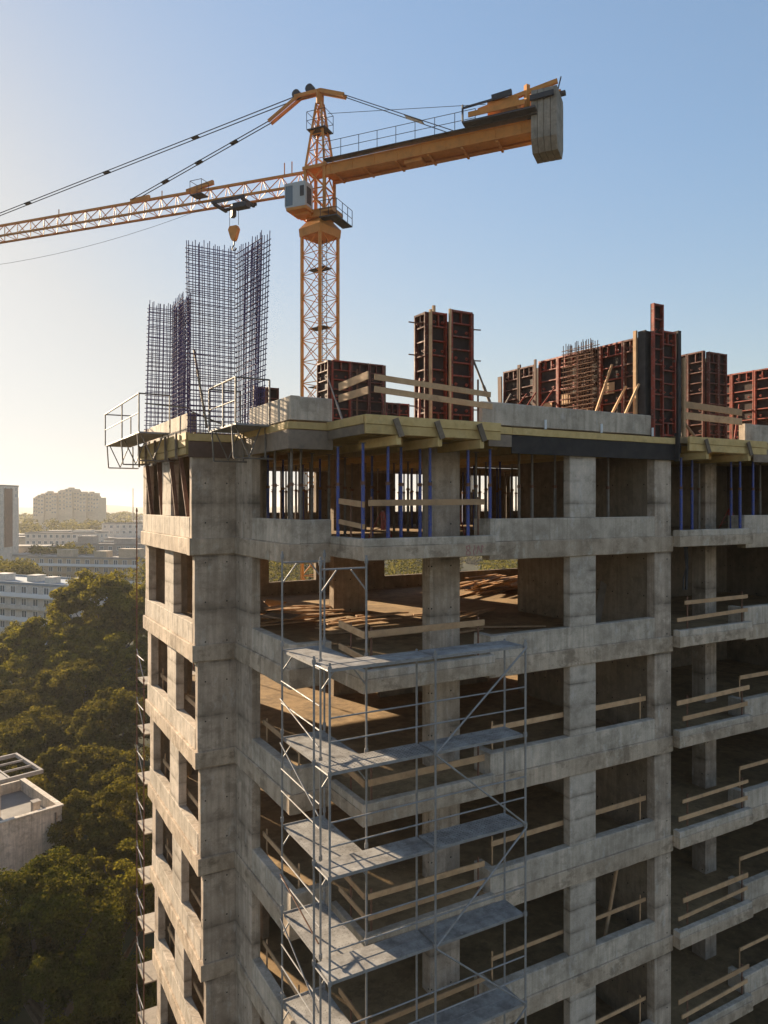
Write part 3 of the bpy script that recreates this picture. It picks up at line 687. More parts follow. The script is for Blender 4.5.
for i, z in enumerate(ZD):
    if z < GZ+1: break
    for a, b_ in ((SX[0],SX[1]),(SX[1],SX[2])):
        deck(ft, a+.035, b_-.035, SY[0]+.03, SY[1]-.03, z+random.uniform(-.008,.008))
    for x in SX:
        mb = MB(); mb.tube((x,SY[0],z-.05),(x,SY[1],z-.05), .02); mb.build('transom', M_GALV, ft)
    if i > 0:
        for a, b_ in ((SX[0],SX[1]),(SX[1],SX[2])):
            for hh in (.60,1.06):
                mb = MB(); mb.tube((a+.02,SY[0],z+hh),(b_-.02,SY[0],z+hh), .017); mb.build('guard_tube', M_GALV, ft)
        mb = MB(); p, q = (SX[2],SX[1]) if i % 2 else (SX[1],SX[2])
        mb.tube((p,SY[0]-.045,z+1.95),(q,SY[0]-.045,z+.0), .022); mb.build('diagonal_brace', M_GALV, ft)
rt = thing('facade_scaffold', 'grey and rusty frame scaffold in the notch under the jutting corner', 'scaffold', (6.84,14.7,GZ), 'scaffolds on the building')
QX = (6.28,7.34); QY = (13.62,15.70); ZQ = [-3.36-2*i for i in range(15)]
for x in QX:
    for y in QY: standard(rt, x, y, GZ, -1.1, M_GALV if (x == QX[0] and y == QY[0]) or y == QY[1] else M_RUST if x == QX[0] else M_GALV)
for i, z in enumerate(ZQ):
    if z < GZ+1: break
    deck(rt, QX[0]+.03, QX[1]-.03, QY[0]+.04, QY[1]-.04, z)
for i in range(15):
    zf = -1.36-2*i
    if zf < GZ+1: break
    for y in QY:
        mb = MB(); mb.tube((QX[0],y,zf),(QX[1],y,zf), .022)
        mb.tube((QX[0],y,zf-.48),(QX[0]+.36,y,zf-.03), .018); mb.tube((QX[1],y,zf-.48),(QX[1]-.36,y,zf-.03), .018); mb.build('portal_frame', M_GALV, rt)
    for hh in ((-1.0,-1.5) if i == 0 else (-.95,-1.45)):
        mb = MB()
        if i > 0: mb.tube((QX[0]-.02,QY[1],zf+hh+.25),(QX[0]-.02,QY[0],zf+hh+.18), .016); mb.build('guard_tube', M_GALV, rt)
    mb = MB(); mb.tube((QX[0]-.045,QY[1],zf-.1-1.0*(i % 2)),(QX[0]-.045,QY[0],zf-1.0-.6*(i % 2)), .018)
    if i > 0: mb.build('diagonal_brace', M_GALV if i % 3 else M_RUST, rt)
mb = MB(); mb.tube((6.15,14.2,FL[5]+1.15),(8.2,13.6,FL[5]+1.5), .028); solid('scaffold_tube', mb, M_RUST, 'loose rusty tube clamped across the scaffold corner', 'tube')
bt = thing('facade_scaffold', 'slim rear scaffold with pale decks along the far left edge', 'scaffold', (7.0,31,GZ), 'scaffolds on the building')
RX = (6.22,8.6); RY = (30.35,31.75); ZR = [-7.28-2*i for i in range(13)]
for x in RX:
    for y in RY: standard(bt, x, y, GZ, -.2 if y == RY[1] else -7, M_RUST)
for i, z in enumerate(ZR):
    if z < GZ+1: break
    mb = MB(); mb.box(RX[0]+.03,RX[1],RY[0],RY[1],z-.05,z); mb.build('deck', M_PALE, bt)
    mb = MB(); mb.tube((RX[0],RY[0],z+.2),(RX[0],RY[1],z+1.2), .018); mb.build('diagonal_brace', M_GALV, bt)
    mb = MB(); mb.tube((RX[0],RY[0],z+.95),(RX[0],RY[1],z+.95), .018); mb.build('guard_tube', M_GALV, bt)

# ---------------------------------------------------------------- tower crane
cx, cy = pol(320,50).xy
crane = thing('tower_crane', 'orange lattice tower crane with long jib and concrete counterweights', 'crane', (cx,cy,GZ))
J = Vector((-.5995,.8007,0)); Nn = Vector((.8007,.5995,0)); Zv = Vector((0,0,1)); O = Vector((cx,cy,0))
vd = Vector((cx,cy,0)).normalized(); a45 = Matrix.Rotation(R(45),3,'Z') @ vd; b45 = Matrix.Rotation(R(-45),3,'Z') @ vd
W = 1.72/2
def lattice(mb, ca, cb, z0, z1_, ha, hb=None, step=1.45, leg=.085, br=.029, ha2=None):
    """square lattice tower about O, half width ha at the base, ha2 at the top"""
    ha2 = ha if ha2 is None else ha2
    n = max(1, round((z1_-z0)/step))
    def c(i, k):
        h = ha+(ha2-ha)*k/n; s = ((1,1),(1,-1),(-1,-1),(-1,1))[i % 4]
        return O+ca*(h*s[0])+cb*(h*s[1])+Zv*(z0+(z1_-z0)*k/n)
    for i in range(4):
        mb.bar(c(i,0), c(i,n), leg*2, leg*2, (ca.x,ca.y,0))
        for k in range(n):
            mb.tube(c(i,k), c(i+1,k), br, 5)
            mb.tube(c(i,k), c(i+1,k+1), br, 5); mb.tube(c(i+1,k), c(i,k+1), br, 5)
mb = MB(); lattice(mb, a45, b45, GZ, 18.3, W); mb.build('mast', M_CRANE, crane)
mb = MB()
for zz in range(-10, 18, 4): 
    mb = MB(); p = O+Zv*(zz+1.9); mb.bar(p-a45*.75, p+a45*.75, .8, .05); mb.build('mast_platform', M_DARK, crane)
mb = MB()
p = O+b45*.45
for s in (-.2,.2): mb.tube(p+a45*s+Zv*GZ, p+a45*s+Zv*19, .022, 5)
for i in range(0, 150): mb.tube(p-a45*.2+Zv*(GZ+8+.3*i), p+a45*.2+Zv*(GZ+8+.3*i), .012, 4)
mb.build('ladder', M_DARK, crane)
# slewing collar
mb = MB()
def frus(z0, h0, z1_, h1, ca=a45, cb=b45):
    vs = [O+ca*(h0*i)+cb*(h0*j)+Zv*z0 for i, j in ((1,1),(1,-1),(-1,-1),(-1,1))]+[O+ca*(h1*i)+cb*(h1*j)+Zv*z1_ for i, j in ((1,1),(1,-1),(-1,-1),(-1,1))]
    mb.add(vs, [(0,1,2,3),(4,5,6,7)]+[(i,(i+1) % 4,4+(i+1) % 4,4+i) for i in range(4)])
frus(18.05, .98, 18.6, 1.02); frus(18.6, 1.02, 19.15, .62); mb.tube(O+Zv*19.15, O+Zv*19.45, .95, 20)
mb.build('slewing_ring', M_CRANE, crane)
# turntable frame, tower head and apex follow the jib
mb = MB()
mb.bar(O-J*1.35+Zv*19.6, O+J*1.35+Zv*19.6, 1.6, .26)
lattice(mb, J, Nn, 19.7, 22.6, .72, step=1.45, leg=.09, br=.05)
mb.bar(O-J*.9+Zv*22.6, O+J*.9+Zv*22.6, 1.7, .22)
mb.build('turntable', M_CRANE, crane)
mb = MB(); lattice(mb, J, Nn, 22.7, 27.2, .72, ha2=.18, step=1.0, leg=.06, br=.03)
mb.build('tower_head', M_CRANE, crane)
mb = MB()
for s in (-.2,.2):
    mb.bar(O-J*1.9+Nn*s+Zv*27.3, O-J*.1+Nn*s+Zv*28.0, .12, .26); mb.bar(O-J*.15+Nn*s+Zv*28.0, O+J*1.9+Nn*s+Zv*28.0, .1, .24); mb.bar(O+Nn*s+Zv*27.1, O+Nn*s+Zv*28.0, .16, .3)
    mb.bar(O+J*1.6+Nn*s+Zv*28.0, O+J*4.0+Nn*s+Zv*26.75, .1, .22)
mb.build('apex_link', M_CRANE, crane)
mb = MB()
for (d_, zz, r) in ((.75,28.35,.3),(1.8,28.2,.3)):
    mb.tube(O+J*d_-Nn*.2+Zv*zz, O+J*d_+Nn*.2+Zv*zz, r, 16)
mb.build('sheave', M_DARK, crane)
mb = MB()
for s in (-1,1):
    for t_ in (-1,1):
        mb.tube(O+J*.7*s+Nn*.6*t_+Zv*25.3, O+J*.7*s+Nn*.6*t_+Zv*26.5, .022, 5)
    for zz in (25.9,26.5): mb.tube(O+J*.7*s-Nn*.6+Zv*zz, O+J*.7*s+Nn*.6+Zv*zz, .02, 5); mb.tube(O-J*.7+Nn*.6*s+Zv*zz, O+J*.7+Nn*.6*s+Zv*zz, .02, 5)
mb.bar(O-J*.7+Zv*25.3, O+J*.7+Zv*25.3, 1.2, .06)
mb.build('apex_platform', M_DARK, crane)
# jib: triangular lattice truss
mb = MB(); n = 30; L0, L1 = .8, 46.0
def jp(t_, kind):
    zb_ = 21.55+.026*t_; tp = 1.15
    if kind == 0: return O+J*t_+Zv*(zb_+tp)
    return O+J*t_+Nn*(.62*kind)+Zv*zb_
mb.bar(jp(L0,0), jp(L1,0), .16, .16)
for s in (-1,1): mb.bar(jp(L0,s), jp(L1,s), .14, .14)
for i in range(n):
    a = L0+(L1-L0)*i/n; c_ = L0+(L1-L0)*(i+1)/n; m_ = (a+c_)/2
    for s in (-1,1): mb.tube(jp(a,s), jp(m_,0), .035, 5); mb.tube(jp(m_,0), jp(c_,s), .035, 5)
    mb.tube(jp(a,-1), jp(a,1), .03, 5); mb.tube(jp(a,-1), jp(c_,1), .03, 5)
for d_ in (16.3,36.0): mb.bar(jp(d_-1.6,0)+Zv*.2, jp(d_+.2,0)+Zv*.12, .22, .3)
mb.bar(jp(11.2,0)+Zv*.1, jp(8.8,0)+Zv*.45, .2, .3)
for d_ in (2.2,2.8,13.5,24): mb.tube(jp(d_,0), jp(d_,0)+Zv*(.9 if d_ < 3 else .5), .04, 5)
mb.build('jib', M_CRANE, crane)
# jib pendants
mb = MB()
for s in (-.15,.15):
    mb.tube(O+J*3.9+Nn*s+Zv*26.8, jp(16.3,0)+Nn*s+Zv*.2, .035, 5)
    mb.tube(O+J*1.9+Nn*s*1.2+Zv*28.0, jp(36,0)+Nn*s+Zv*.2, .035, 5)
for f in (.25,.5,.75):
    for (p, q) in ((O+J*3.9+Zv*26.8, jp(16.3,0)+Zv*.2), (O+J*1.9+Zv*28.0, jp(36,0)+Zv*.2)):
        c_ = p.lerp(q,f); e = (q-p).normalized()*.28; mb.bar(c_-e, c_+e, .36, .08)
mb.build('jib_pendant', M_CABLE, crane)
# counter jib: twin box girders, floor and railings
mb = MB()
for s in (-.62,.62): mb.bar(O-J*.7+Nn*s+Zv*22.25, O-J*14.9+Nn*s+Zv*22.35, .24, .64)
mb.bar(O-J*.7+Zv*22.05, O-J*14.9+Zv*22.15, 1.0, .06)
for i in range(7): mb.bar(O-J*(1.5+2.2*i)-Nn*.75+Zv*21.86, O-J*(1.5+2.2*i)+Nn*.75+Zv*21.86, .14, .1)
mb.bar(O-J*6.4-Nn*.2+Zv*21.78, O-J*7.6-Nn*.2+Zv*21.8, .8, .22)
for s in (-.62,.62):
    for zz in (-.34,.34): mb.bar(O-J*.75+Nn*s+Zv*(22.25+zz), O-J*14.85+Nn*s+Zv*(22.35+zz), .36, .06)
    for i in range(9): mb.bar(O-J*(1.2+1.6*i)+Nn*s*1.2+Zv*21.98, O-J*(1.2+1.6*i)+Nn*s*1.2+Zv*22.56, .05, .06)
mb.build('counter_jib', M_CRANE, crane)
mb = MB(); mb.bar(O-J*.9+Nn*.95+Zv*22.74, O-J*15+Nn*.95+Zv*22.8, .6, .04); mb.bar(O-J*.9-Nn*.95+Zv*22.74, O-J*15-Nn*.95+Zv*22.8, .6, .04); mb.build('walkway', M_DARK, crane)
mb = MB()
for s in (-1.22,1.22):
    for i in range(9): mb.tube(O-J*(.9+1.3*i)+Nn*s+Zv*22.74, O-J*(.9+1.3*i)+Nn*s+Zv*23.85, .022, 5)
    for zz in (23.3,23.85): mb.tube(O-J*.9+Nn*s+Zv*zz, O-J*11.3+Nn*s+Zv*zz, .02, 5)
mb.build('railing', M_DARK, crane)
mb = MB()
for s in (-.35,.35): mb.tube(O-J*1.9+Nn*s*.6+Zv*27.3, O-J*10.4+Nn*s+Zv*22.85, .03, 5)
for f in (.55,.62): 
    c_ = (O-J*1.9+Zv*27.3).lerp(O-J*10.4+Zv*22.85, f); mb.bar(c_+J*.3+Zv*.16, c_-J*.3-Zv*.16, .5, .06)
mb.build('counter_jib_pendant', M_CABLE, crane)
mb = MB(); mb.tube(O-J*.6+Zv*26.4, O-J*11.6+Zv*24.65, .018, 5); mb.build('hoist_rope', M_CABLE, crane)
# winch on the counter jib
mb = MB(); mb.bar(O-J*10.6-Nn*1.2+Zv*22.95, O-J*15.0-Nn*1.2+Zv*23.0, .9, .12); mb.bar(O-J*10.6-Nn*1.55+Zv*23.85, O-J*13.6-Nn*1.55+Zv*24.05, .08, .12); mb.bar(O-J*12.4-Nn*1.5+Zv*24.1, O-J*13.6-Nn*1.5+Zv*24.2, .2, .3)
mb.bar(O-J*10.6-Nn*1.55+Zv*23.0, O-J*10.6-Nn*1.55+Zv*24.05, .09); mb.build('winch_platform', M_DARK, crane)
mb = MB(); mb.tube(O-J*12.9-Nn*.75+Zv*23.85, O-J*12.9+Nn*.75+Zv*23.85, .55, 16); mb.build('winch_drum', M_DARK, crane)
mb = MB(); mb.bar(O-J*12.1-Nn*.9+Zv*23.55, O-J*13.9-Nn*.9+Zv*23.6, 1.0, .85); mb.bar(O-J*11.0-Nn*1.7+Zv*23.3, O-J*14.4-Nn*1.7+Zv*23.35, .08, .3); mb.bar(O-J*11.3-Nn*.6+Zv*24.0, O-J*16.1-Nn*.6+Zv*24.75, .2, .24); mb.bar(O-J*11.3+Nn*.6+Zv*24.0, O-J*16.1+Nn*.6+Zv*24.75, .2, .24)
mb.bar(O-J*14.3-Nn*.6+Zv*22.7, O-J*14.3-Nn*.6+Zv*24.9, .26, .26); mb.bar(O-J*14.3+Nn*.6+Zv*22.7, O-J*14.3+Nn*.6+Zv*24.9, .26, .26); mb.build('winch_frame', M_CRANE, crane)
for i in range(4):
    mb = MB(); d0 = 14.65+.38*i
    prof = [(-1.0,24.3),(1.0,24.3),(1.1,24.0),(1.1,21.4),(.7,20.7),(-.7,20.7),(-1.1,21.4),(-1.1,24.0)]
    vs = [O-J*d0+Nn*a+Zv*b_ for a, b_ in prof]+[O-J*(d0+.35)+Nn*a+Zv*b_ for a, b_ in prof]
    mb.add(vs, [tuple(range(8)), tuple(range(15,7,-1))]+[(k,(k+1) % 8,8+(k+1) % 8,8+k) for k in range(8)]); mb.build('counterweight', M_CW, crane)
mb = MB(); mb.bar(O-J*14.6+Nn*.4+Zv*24.45, O-J*16.4+Nn*.4+Zv*24.5, .3, .2); mb.bar(O-J*14.6-Nn*1.22+Zv*23.75, O-J*16.0-Nn*1.22+Zv*23.8, .12, .3); mb.tube(O-J*16.0+Zv*24.5, O-J*16.2+Zv*25.3, .04, 5); mb.build('weight_hanger', M_DARK, crane)
# cab
cb = O+J*.8-Nn*1.5-Zv*.45
mb = MB()
def cabbox(m_, a0, a1, n0, n1, z0, z1_):
    K = .86; vs = [cb+J*(a*K)+Nn*(b_*K+.1)+Zv*(20.7+(zz-20.7)*K) for zz in (z0,z1_) for a, b_ in ((a0,n0),(a1,n0),(a1,n1),(a0,n1))]
    m_.add(vs, [(3,2,1,0),(4,5,6,7),(0,1,5,4),(1,2,6,5),(2,3,7,6),(3,0,4,7)])
cabbox(mb, -.85, .25, -.6, .6, 19.95, 21.85); cabbox(mb, .25, 1.0, -.6, .6, 21.65, 21.85); cabbox(mb, .25, .9, -.6, .6, 19.95, 20.1)
cabbox(mb, .9, .96, -.6, -.54, 20.1, 21.65); cabbox(mb, .9, .96, .54, .6, 20.1, 21.65)
cab_o = mb.build('cab', M_CAB, crane)
mb = MB(); cabbox(mb, .26, .89, -.58, -.56, 20.12, 21.63); cabbox(mb, .26, .89, .56, .58, 20.12, 21.63); cabbox(mb, .91, .93, -.53, .53, 20.12, 21.63); mb.build('window', M_GLASS, crane)
mb = MB(); cabbox(mb, -.75, -.4, -.625, -.605, 20.7, 21.5); cabbox(mb, -.87, -.852, -.35, .35, 20.2, 21.5); mb.build('door', M_DARK, crane)
mb = MB(); cabbox(mb, -.95, .8, -.65, 1.2, 19.72, 19.94); cabbox(mb, -.8, .4, -.1, 1.0, 19.5, 19.72); mb.build('cab_support', M_CRANE, crane)
# service platform right of the turntable
mb = MB(); mb.bar(O-J*.6-Nn*.9+Zv*18.95, O-J*1.9-Nn*.9+Zv*18.95, .7, .07); mb.bar(O-J*1.55-Nn*1.3+Zv*18.9, O-J*1.55+Nn*1.1+Zv*18.9, .75, .06)
for (a, n_) in ((-1.9,-1.25),(-1.9,-.4),(-1.9,.4),(-1.9,1.1),(-.7,-1.25),(-1.3,-1.25)):
    mb.tube(O+J*a+Nn*n_+Zv*18.9, O+J*a+Nn*n_+Zv*20.0, .025, 5)
for zz in (19.45,20.0): mb.tube(O-J*1.9-Nn*1.25+Zv*zz, O-J*1.9+Nn*1.1+Zv*zz, .022, 5); mb.tube(O-J*1.9-Nn*1.25+Zv*zz, O-J*.6-Nn*1.25+Zv*zz, .022, 5)
mb.build('service_platform', M_DARK, crane)
# trolley, hook block and its ropes
T0 = 7.0; zj = 21.55+.026*T0
mb = MB()
for s in (-.75,.75): mb.bar(O+J*(T0-1.4)+Nn*s+Zv*(zj-.18), O+J*(T0+1.4)+Nn*s+Zv*(zj-.18), .14, .2)
mb.bar(O+J*(T0-1.2)-Nn*.75+Zv*(zj-.3), O+J*(T0-1.2)+Nn*.75+Zv*(zj-.3), .2, .2); mb.bar(O+J*(T0+1.2)-Nn*.75+Zv*(zj-.3), O+J*(T0+1.2)+Nn*.75+Zv*(zj-.3), .2, .2)
mb.bar(O+J*T0-Nn*.1+Zv*(zj-.35), O+J*T0-Nn*.1+Zv*(zj-1.2), .5, .3); mb.bar(O+J*(T0-1.6)-Nn*.6+Zv*(zj-.75), O+J*(T0-.5)-Nn*.6+Zv*(zj-.75), .6, .35)
mb.build('trolley', M_DARK, crane)
mb = MB(); sb = O+J*(T0+2.3)-Nn*1.0+Zv*(zj+.35)
mb.bar(sb-J*.5, sb+J*.5, .8, .08)
for s in (-.5,.5):
    for q in (-.4,.4): mb.tube(sb+J*s+Nn*q, sb+J*s+Nn*q+Zv*1.0, .022, 5)
    mb.tube(sb+J*s-Nn*.4+Zv*1.0, sb+J*s+Nn*.4+Zv*1.0, .022, 5); mb.tube(sb-J*.5+Nn*s*.8+Zv*1.0, sb+J*.5+Nn*s*.8+Zv*1.0, .022, 5)
mb.build('service_basket', M_DARK, crane)
mb = MB(); hz = 19.05; hp = O+J*T0
prof = [(-.3,.85),(.3,.85),(.42,.6),(.22,0),(.1,-.2),(-.1,-.2),(-.22,0),(-.42,.6)]
vs = [hp+J*a-Nn*.16+Zv*(hz+b_) for a, b_ in prof]+[hp+J*a+Nn*.16+Zv*(hz+b_) for a, b_ in prof]
mb.add(vs, [tuple(range(8)), tuple(range(15,7,-1))]+[(k,(k+1) % 8,8+(k+1) % 8,8+k) for k in range(8)])
hook = mb.build('hook_block', M_CRANE, crane)
mb = MB(); pts = [hp+Zv*(hz-.2), hp+Zv*(hz-.5), hp+J*.14+Zv*(hz-.66), hp+J*.1+Zv*(hz-.86), hp-J*.1+Zv*(hz-.9), hp-J*.2+Zv*(hz-.74)]; mb.path(pts, .05, 6)
ho = mb.build('hook', M_DARK, hook)
mb = MB()
for s in (-.38,.38): mb.tube(hp+J*s+Zv*(hz+.9), hp+J*s+Zv*(zj-.3), .02, 5)
mb.build('load_rope', M_CABLE, crane)
mb = MB(); p = O+J*(T0+2.5)+Zv*(zj-.1); q = O+J*36-Nn*3+Zv*19.4; pts = []
for i in range(13):
    f = i/12; c_ = p.lerp(q,f); c_.z -= 1.9*4*f*(1-f)*.5; pts.append(c_)
mb.path(pts, .014, 4); mb.build('signal_cable', M_CABLE, crane)

# ---------------------------------------------------------------- ground, hills
def groundmat():
    m, nt, N, L, b = newmat('ground')
    pos = N.new('ShaderNodeNewGeometry').outputs['Position']
    f = noise(N, L, pos, .02, 6, .65); g2 = noise(N, L, pos, .35, 5, .6)
    c = ramp(N, L, f, [(.35, (.025,.032,.012)), (.55, (.045,.045,.022)), (.72, (.09,.08,.055))])
    c = mixc(N, L, .4, c, ramp(N, L, g2, [(.3, (.02,.026,.010)), (.7, (.06,.055,.03))]))
    L.new(c, b.inputs['Base Color']); b.inputs['Roughness'].default_value = .95; b.inputs['Specular IOR Level'].default_value = .1
    return m
mb = MB(); n = 40
mb.add([(x,y,GZ) for y in (-600,6500) for x in (-5000,5000)], [(0,1,3,2)])
g = mb.build('ground', groundmat()); g['kind'] = 'structure'
mb = MB(); nx, ny = 70, 10; vs = []
for j in range(ny+1):
    for i in range(nx+1):
        px = -420+(900)*i/nx; D = 2300+170*j
        p = pol(px, D); hgt = (math.sin(i*.33+1)*.35+math.sin(i*.81)*.2+.85)*20*math.sin(math.pi*j/ny)
        vs.append((p.x, p.y, GZ-1+hgt))
mb.add(vs, [(j*(nx+1)+i, j*(nx+1)+i+1, (j+1)*(nx+1)+i+1, (j+1)*(nx+1)+i) for j in range(ny) for i in range(nx)])
hm, nt, N, L, b = newmat('hill_scrub'); 
c = ramp(N, L, noise(N, L, N.new('ShaderNodeNewGeometry').outputs['Position'], .03, 6, .6), [(.35,(.045,.05,.025)),(.65,(.12,.11,.06))]); L.new(c, b.inputs['Base Color']); b.inputs['Roughness'].default_value = 1
h = mb.build('hills', hm, smooth=True); h['kind'] = 'structure'

# ---------------------------------------------------------------- trees
def leafmat(name, cols, trans=.3):
    m = bpy.data.materials.new(name); m.use_nodes = True; nt = m.node_tree; N = nt.nodes; L = nt.links; N.clear()
    out = N.new('ShaderNodeOutputMaterial'); at = N.new('ShaderNodeAttribute'); at.attribute_name = 'tint'
    oi = N.new('ShaderNodeObjectInfo').outputs['Random']
    c = ramp(N, L, at.outputs['Fac'], cols)
    c = mixc(N, L, math_(N, L, 'MULTIPLY', oi, .35), c, (.12,.095,.02))
    d = N.new('ShaderNodeBsdfDiffuse'); t = N.new('ShaderNodeBsdfTranslucent'); mx = N.new('ShaderNodeMixShader'); mx.inputs[0].default_value = trans
    L.new(c, d.inputs['Color']); L.new(mixc(N, L, .55, c, (.23,.18,.02)), t.inputs['Color']); L.new(d.outputs[0], mx.inputs[1]); L.new(t.outputs[0], mx.inputs[2]); L.new(mx.outputs[0], out.inputs['Surface'])
    return m
M_LEAFG = leafmat('leaves_green', [(0,(.010,.018,.003)),(.45,(.035,.052,.008)),(1,(.16,.16,.02))], .35)
M_LEAFY = leafmat('leaves_yellowing', [(0,(.018,.024,.003)),(.4,(.075,.085,.007)),(1,(.36,.30,.02))], .55)
M_LEAFB = leafmat('leaves_browning', [(0,(.014,.015,.004)),(.4,(.05,.052,.008)),(1,(.26,.19,.03))], .38)
M_BARK = paint('bark', (.09,.07,.05), .9, 0, (.04,.03,.02), .5)
rs = np.random.RandomState(3)
def leaf_mesh(name, mat, centers, normals, size, tint):
    n = len(centers)
    r = rs.normal(size=(n,3)); nn = normals+.75*r; nn /= np.linalg.norm(nn,axis=1)[:,None]+1e-9
    t = np.cross(nn, rs.normal(size=(n,3))); t /= np.linalg.norm(t,axis=1)[:,None]+1e-9; b = np.cross(nn,t)
    s = (size*rs.uniform(.6,1.35,n))[:,None]
    v = np.empty((n,4,3)); v[:,0] = centers-t*s*.5; v[:,1] = centers+b*s*.33-t*s*.05; v[:,2] = centers+t*s*.55; v[:,3] = centers-b*s*.33+t*s*.05
    me = bpy.data.meshes.new(name); me.vertices.add(4*n); me.loops.add(4*n); me.polygons.add(n)
    me.vertices.foreach_set('co', v.reshape(-1)); me.loops.foreach_set('vertex_index', np.arange(4*n,dtype=np.int32))
    me.polygons.foreach_set('loop_start', np.arange(0,4*n,4,dtype=np.int32)); me.polygons.foreach_set('loop_total', np.full(n,4,dtype=np.int32))
    a = me.attributes.new('tint','FLOAT','FACE'); a.data.foreach_set('value', tint.astype(np.float32))
    me.materials.append(mat); me.update(calc_edges=True); return me
def crown_points(Hc, Rc, zc, nl, per, sub=9):
    """boughs on a dome, each carrying dense leaf clumps: points, outward normals, leaf tint"""
    P = []; Nv = []; T = []
    for i in range(nl):
        u = rs.normal(size=3); u /= np.linalg.norm(u); u[2] = u[2]*.75+.28
        rad = rs.uniform(.5,.8); c = np.array([u[0]*Rc*rad, u[1]*Rc*rad, zc+u[2]*Hc*.5*rad]); r0 = Rc*rs.uniform(.2,.34); tl = rs.uniform(0,.7)
        for k in range(sub):
            w = rs.normal(size=3); w /= np.linalg.norm(w); w = w+u*.5; w[2] = w[2]*.8+.2; w /= np.linalg.norm(w)
            cc = c+w*r0*rs.uniform(.55,1.0); r1 = r0*rs.uniform(.28,.5); m = int(per*rs.uniform(.6,1.3)*(r1/(.39*r0))**2)
            d = rs.normal(size=(m,3)); d /= np.linalg.norm(d,axis=1)[:,None]; q = rs.uniform(.5,1,(m,1))
            P.append(cc+d*q*r1*np.array([1,1,.75])); Nv.append(d*.8+w*.5+np.array([0,0,.5])); T.append(np.clip(.4*tl+.5*rs.uniform()+rs.normal(0,.12,m)+.02,0,1))
    return np.concatenate(P), np.concatenate(Nv), np.concatenate(T)
def make_tree(name, label, mat, loc, H, Rc, nl=26, per=95, leaf=.3, group='trees beside the building'):
    t = thing(name, label, 'tree', loc, group)
    Hc = H*.74; P, Nv, T = crown_points(Hc, Rc, H*.60, nl, per)
    me = leaf_mesh('crown', mat, P, Nv, leaf, T); o = bpy.data.objects.new('crown', me); C.objects.link(o); o.parent = t
    mb = MB(); mb.tube((0,0,-.2),(0.1,0,H*.32), .42, 8, .3); 
    for i in range(7):
        a = i*2.4; mb.tube((.1,0,H*.28+.3*i), (math.cos(a)*Rc*.55,math.sin(a)*Rc*.55,H*(.5+.05*i)), .2, 6, .06)
    tr = mb.build('trunk', M_BARK); tr.parent = t
    return t
def tree_at(px, D, top, src=None, **kw): pass
def put(name, label, mat, px, D, ytop, Rc, **kw):
    p = pol(px, D, GZ); top = -(ytop-HOR)/FPX*D
    return make_tree(name, label, mat, p, (top-GZ)/1.0, Rc, **kw)
t_a = put('broadleaf_tree', 'large yellow green tree with the highest crown, right of the blue roofed block', M_LEAFY, 106, 120, 564, 9.0, nl=62, per=120, leaf=.40)
t_b = put('broadleaf_tree', 'rounded yellowing tree left of the highest crown', M_LEAFY, 46, 112, 613, 7.2, nl=46, per=110, leaf=.38)
t_c = put('broadleaf_tree', 'brownish tree in the middle row by the building corner', M_LEAFB, 112, 82, 690, 6.2, nl=44, per=110, leaf=.30)
t_d = put('broadleaf_tree', 'brownish spreading tree behind the pale flat roofed house', M_LEAFB, 55, 84, 706, 6.5, nl=44, per=110, leaf=.30)
t_e = put('broadleaf_tree', 'dark rounded tree right of the pale flat roofed house', M_LEAFB, 108, 56, 772, 4.9, nl=42, per=130, leaf=.22)
t_f = put('broadleaf_tree', 'big dark green tree in the bottom left corner', M_LEAFG, 42, 41, 846, 5.4, nl=52, per=190, leaf=.17)
t_g = put('broadleaf_tree', 'lighter green tree squeezed beside the rear scaffold', M_LEAFY, 116, 48, 832, 3.6, nl=36, per=150, leaf=.18)
def more(src, px, D, s, rz, label): 
    p = pol(px, D, GZ); return dup(src, p, rz, label, 'trees beside the building', (s,s,s))
more(t_a, 14, 120, .62, 2.1, 'dark tree at the left edge below the pale apartment block')
more(t_d, 8, 92, .98, 1.2, 'brown green tree at the left edge behind the house roof')
more(t_c, 84, 96, 1.05, 2.8, 'tree between the two brownish crowns')
more(t_b, 136, 104, .9, 4.0, 'tree half hidden by the building corner')
more(t_c, 78, 67, .9, .8, 'shadowed tree in the gap behind the dark rounded tree')
more(t_e, 140, 64, .95, 1.9, 'dark tree mostly hidden behind the rear scaffold')
more(t_g, 92, 36, .82, 2.5, 'low green tree at the very bottom left of the scaffold')
more(t_g, -14, 44, .9, 1.0, 'dark green tree cut by the left frame edge below the house')
more(t_d, 30, 98, 1.0, 3.3, 'brownish tree between the house roof and the rounded yellowing tree')
more(t_c, 2, 76, .85, 5.1, 'tree at the left edge just above the house canopy')
more(t_b, 80, 106, .9, 2.2, 'tree below the gap between the two yellowing crowns')
more(t_b, 4, 101, .72, 1.4, 'small yellowing tree at the left edge below the dark tree')
more(t_d, 20, 68, .8, 4.4, 'brownish tree just behind the house canopy')
more(t_e, 70, 47, .8, 3.9, 'tree touching the right wall of the pale house')
more(t_f, 128, 37, .75, 4.4, 'dark tree at the foot of the rear scaffold')
more(t_f, 96, 31, .72, 2.0, 'dark low tree nearest to us at the bottom edge')
